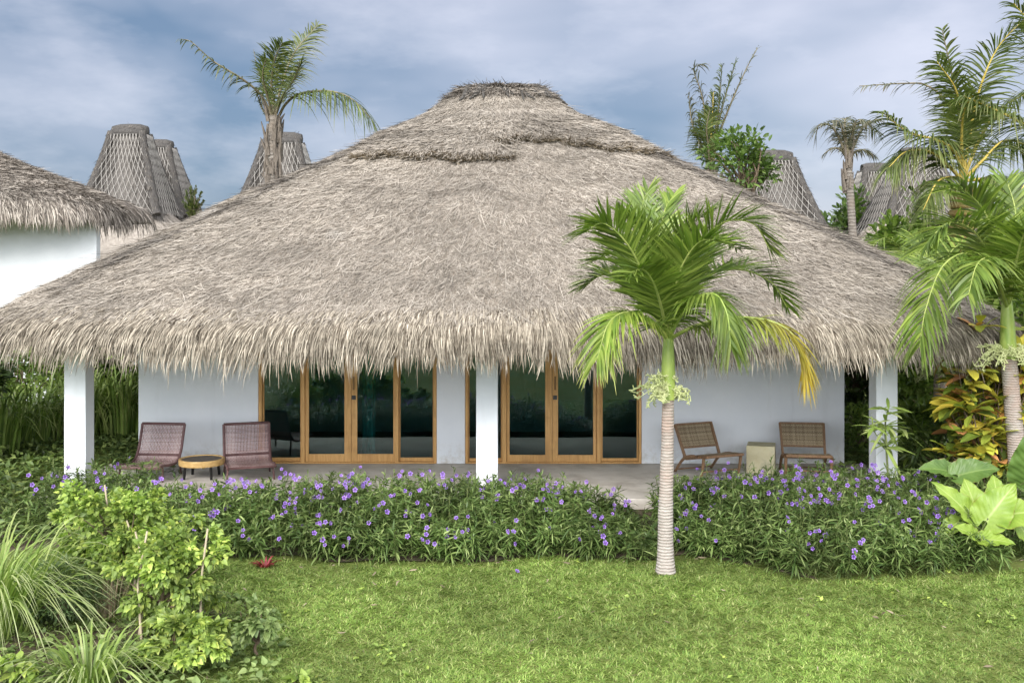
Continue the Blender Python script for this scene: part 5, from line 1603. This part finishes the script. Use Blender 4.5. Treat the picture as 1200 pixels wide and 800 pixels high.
def tower(c, ztop, wtop, wbase, dtop, dbase, h, label, rz=0.0, skirt=True, net=True, sk_r=None):
    """tapered netted thatch tower on a round thatch skirt. c = centre (x, y)"""
    t = thing('thatched_tower', (c[0], c[1], GZ), label, 'thatched tower', 'netted thatched towers behind the villa', rz)
    z1, z0 = ztop - GZ, ztop - h - GZ
    K = 14
    k = np.linspace(0, 1, K)
    e = 1 - (1 - k) ** 1.25 * 1.0
    hx = wbase / 2 + (wtop - wbase) / 2 * (1 - (1 - k) ** 1.15); hy = dbase / 2 + (dtop - dbase) / 2 * (1 - (1 - k) ** 1.15)
    zz = z0 + (z1 - z0) * k
    def ring(a, b, r=.25, n=40):
        th = np.linspace(0, 2 * math.pi, n, endpoint=False) + .001
        x = a * spow(np.cos(th), .3); y = b * spow(np.sin(th), .3)
        return np.stack([x, y], -1)
    V = np.stack([np.concatenate([ring(hx[i], hy[i]), np.full((40, 1), zz[i])], 1) for i in range(K)])
    V[..., 0] += .02 * wob(V[..., 2], V[..., 1], 5); V[..., 1] += .02 * wob(V[..., 0], V[..., 2], 5)
    m = MB(); m.grid(V, True)
    top = V[-1]
    m.add(np.vstack([top, top.mean(0)]), np.stack([np.arange(40), (np.arange(40) + 1) % 40, np.full(40, 40)], -1))
    body = m.build('thatch_body', M['tower'], t, local=True, smooth=True)
    # straw over the faces
    n = 5200
    kk = rng.random(n); th = rng.uniform(-math.pi, math.pi, n)
    def surf(th, kk):
        a = np.interp(kk, k, hx); b = np.interp(kk, k, hy)
        return np.stack([a * spow(np.cos(th), .3), b * spow(np.sin(th), .3), z0 + (z1 - z0) * kk], -1)
    p = surf(th, kk)
    out = unit(p * [1, 1, 0])
    dn = unit(surf(th, np.maximum(kk - .02, 0)) - surf(th, np.minimum(kk + .02, 1)))
    sd = unit(np.cross(dn, out))
    q = np.linspace(0, 1, 3)[None, :, None]
    d = unit(dn + sd * rng.normal(0, .25, n)[:, None])
    C = p[:, None] + out[:, None] * (.012 + .06 * q * q * rng.random((n, 1, 1))) + d[:, None] * (rng.uniform(.15, .45, n)[:, None, None] * q)
    m = MB(); m.strips(C, np.broadcast_to(sd[:, None], C.shape), rng.uniform(.006, .013, n)[:, None] * np.array([.8, 1, .3])[None])
    m.build('straw', M['straw_tower'], body, local=True)
    # dark corner bundles and top cap
    for sx in (-1, 1):
        for sy in (-1, 1):
            q = np.stack([sx * hx * .95, sy * hy * .95, zz], -1)
            m = MB(); m.tube(q + .012 * wob(q, q[:, 2:3], 6)[:, :], np.linspace(.17, .12, K) * min(1, wtop), 10)
            cb = m.build('corner_bundle', M['ridge_core'], t, local=True, smooth=True)
            m = MB(); fuzz(m, q, np.linspace(.17, .12, K) * min(1, wtop), 420); m.build('straw', M['ridge'], cb, local=True)
    m = MB()
    m.tube([(-wtop * .53, 0, z1 + .01), (-wtop * .3, 0, z1 + .03), (0, 0, z1 + .04), (wtop * .3, 0, z1 + .03), (wtop * .53, 0, z1)], np.array([.85, 1, 1, 1, .85]) * dtop * .36, 10)
    m.tube([(-wtop * .5, -dtop * .42, z1 - .06), (0, -dtop * .45, z1 - .02), (wtop * .5, -dtop * .42, z1 - .06)], .13, 8)
    cp = m.build('cap', M['ridge_core'], t, local=True, smooth=True)
    m = MB(); fuzz(m, np.array([(-wtop * .53, 0, z1), (0, 0, z1 + .04), (wtop * .53, 0, z1)]), np.array([.85, 1, .85]) * dtop * .36, 500, side=True)
    m.build('straw', M['ridge'], cp, local=True)
    if net:
        m = MB()
        for face in (-1, 1):
            for sgn in (-1, 1):
                for s in np.linspace(-1.4, 1.4, 15):
                    pts = []
                    for kk in np.linspace(0.02, .97, 12):
                        a = np.interp(kk, k, hx) * .93
                        xx = s + sgn * (kk - .5) * 1.15
                        if abs(xx) <= 1: pts.append((xx * a, face * (np.interp(kk, k, hy) + .09), z0 + (z1 - z0) * kk))
                    if len(pts) > 2: m.tube(pts, .0095, 4)
        for face in (-1, 1):
            for sgn in (-1, 1):
                for s in np.linspace(-1.4, 1.4, 13):
                    pts = []
                    for kk in np.linspace(0.02, .97, 12):
                        b = np.interp(kk, k, hy) * .93
                        xx = s + sgn * (kk - .5) * 1.15
                        if abs(xx) <= 1: pts.append((face * (np.interp(kk, k, hx) + .09), xx * b, z0 + (z1 - z0) * kk))
                    if len(pts) > 2: m.tube(pts, .0095, 4)
        m.build('net', M['cord'], t, local=True, smooth=True)
    # round thatch skirt below and a wall carrying it
    rs = sk_r or wbase * 1.15
    th = np.linspace(0, 2 * math.pi, 60, endpoint=False)
    rows = []
    for f, r in ((0, rs), (.04, rs * 1.01), (.1, rs * .98), (.5, rs * .72), (1, wbase * .42)):
        z = z0 - 1.5 + 1.75 * f
        rows.append(np.stack([r * np.cos(th), r * np.sin(th) * .95, np.full(60, z) + .04 * wob(th * 3, f, 1)], -1))
    m = MB(); m.grid(np.stack(rows), True)
    sk = m.build('skirt_roof', M['tower_skirt'], t, local=True, smooth=True)
    n = 5000
    a = rng.uniform(-math.pi, math.pi, n); f = np.sqrt(rng.random(n))
    r = rs + (wbase * .42 - rs) * (1 - f); zq = z0 - 1.5 + 1.75 * (1 - f)
    p = np.stack([r * np.cos(a), r * np.sin(a) * .95, zq + .05], -1)
    out = np.stack([np.cos(a), np.sin(a), 0 * a], -1); dn = unit(out * 1.0 + UP * -.75); sd = np.cross(dn, unit(UP + out * .6))
    d = unit(dn + sd * rng.normal(0, .3, n)[:, None])
    q = np.linspace(0, 1, 3)[None, :, None]
    C = p[:, None] + d[:, None] * (rng.uniform(.2, .5, n)[:, None, None] * q) + (UP * .05)[None, None] * q * rng.random((n, 1, 1))
    m = MB(); m.strips(C, np.broadcast_to(sd[:, None], C.shape), rng.uniform(.008, .016, n)[:, None] * np.array([.8, 1, .3])[None])
    m.build('straw', M['straw'], sk, local=True)
    m = MB(); m.lathe([(rs * .75, 0.01), (rs * .75, z0 - 1.35)], sides=24); m.build('wall', M['wall'], t, local=True, smooth=True)
    return t


M['tower'] = surf_mat('tower_thatch', (.095, .087, .078), (.19, .174, .157), 8, 6, .9, .6, .02, (5, 5, 1.5))
M['tower_skirt'] = surf_mat('skirt_thatch', (.26, .23, .2), (.4, .36, .31), 8, 6, .9, .6, .02)
M['straw_tower'] = straw_mat('tower_straw', [(0, (.066, .06, .053)), (.5, (.14, .128, .115)), (1, (.24, .222, .203))], amount=.25, spots=False)


def tw(px, py, D, wpx, bpx, hpx, label, depth=.8, rz=0.0, net=True):
    c = P(px, py, D); s = D / F
    return tower((c[0], D), c[2], wpx * s, bpx * s, wpx * s * .7, bpx * s * depth, hpx * s, label, rz, net=net)


tw(153, 156, 35., 37, 92, 98, 'left twin tower of netted thatch, larger and in front, between neighbour villa and big roof', .9)
tw(186, 172, 38.5, 30, 84, 84, 'smaller netted thatched tower half hidden behind the larger left tower', .9)
tw(332, 166, 37., 40, 104, 100, 'netted thatched tower partly behind the five-fronded coconut palm', .9)
tw(906, 187, 34., 40, 104, 90, 'single thatched tower right of the big roof, beside the spreading tree', .9)
tw(1027, 200, 38., 32, 92, 80, 'smaller of two thatched towers at right, standing behind the larger one', .9)
tw(1074, 183, 34.5, 36, 116, 92, 'larger of two thatched towers at right, behind the coconut fronds', .9)

# low thatched gable just beyond the right roof slope
hut = thing('small_thatched_hut', (P(1030, 270, 30)[0], 30, 0), 'small thatched hut roof showing between right roof slope and shrubs', 'hut')
R3 = Roof(P(1040, 270, 30)[0], 30.5, 2.0, 1.8, .15, .15, [(0, 2.6), (.03, 2.85), (.1, 3.0), (1, 4.55)], n=3, seed=7.7)
mb = MB(); mb.grid(R3.mesh(np.linspace(0, 1, 14), 80), True)
r3 = mb.build('roof', M['tower_skirt'], hut, smooth=True)
mb = MB(); R3.straw(mb, 5000, .01, .99, l=(.2, .5), w=(.008, .015)); R3.eave(mb, 1500, (0, .05), (.2, .5), w=(.008, .015)); mb.build('thatch', M['straw'], r3)
x = P(1040, 270, 30)[0]
MB().box(x - 1.5, x + 1.5, 29.2, 31.8, GZ - .05, 3.0).build('wall', M['wall'], hut, bevel=.01)

# far belt of trees closing the horizon behind the resort
def far_belt():
    m = MB()
    n = 16000
    x = rng.uniform(-75, 75, n)
    y = 62 + rng.uniform(-5, 5, n)
    h = 4.2 + 1.0 * wob(x, 0, .35) + .6 * wob(x, 0, 1.1, 2)
    z = GZ + h * rng.random(n) ** .6
    d = unit(rng.normal(0, 1, (n, 3)) + [0, -.4, .4])
    put_leaves(m, T_OVAL, np.stack([x, y, z], -1), d, rng.uniform(.5, 1.1, n), .6, 1.3)
    tag(m.build('far_trees', M['dark_leaf'], loc=(0, 62, GZ)), 'distant belt of dark trees behind the resort roofs', 'trees', kind='stuff')


far_belt()
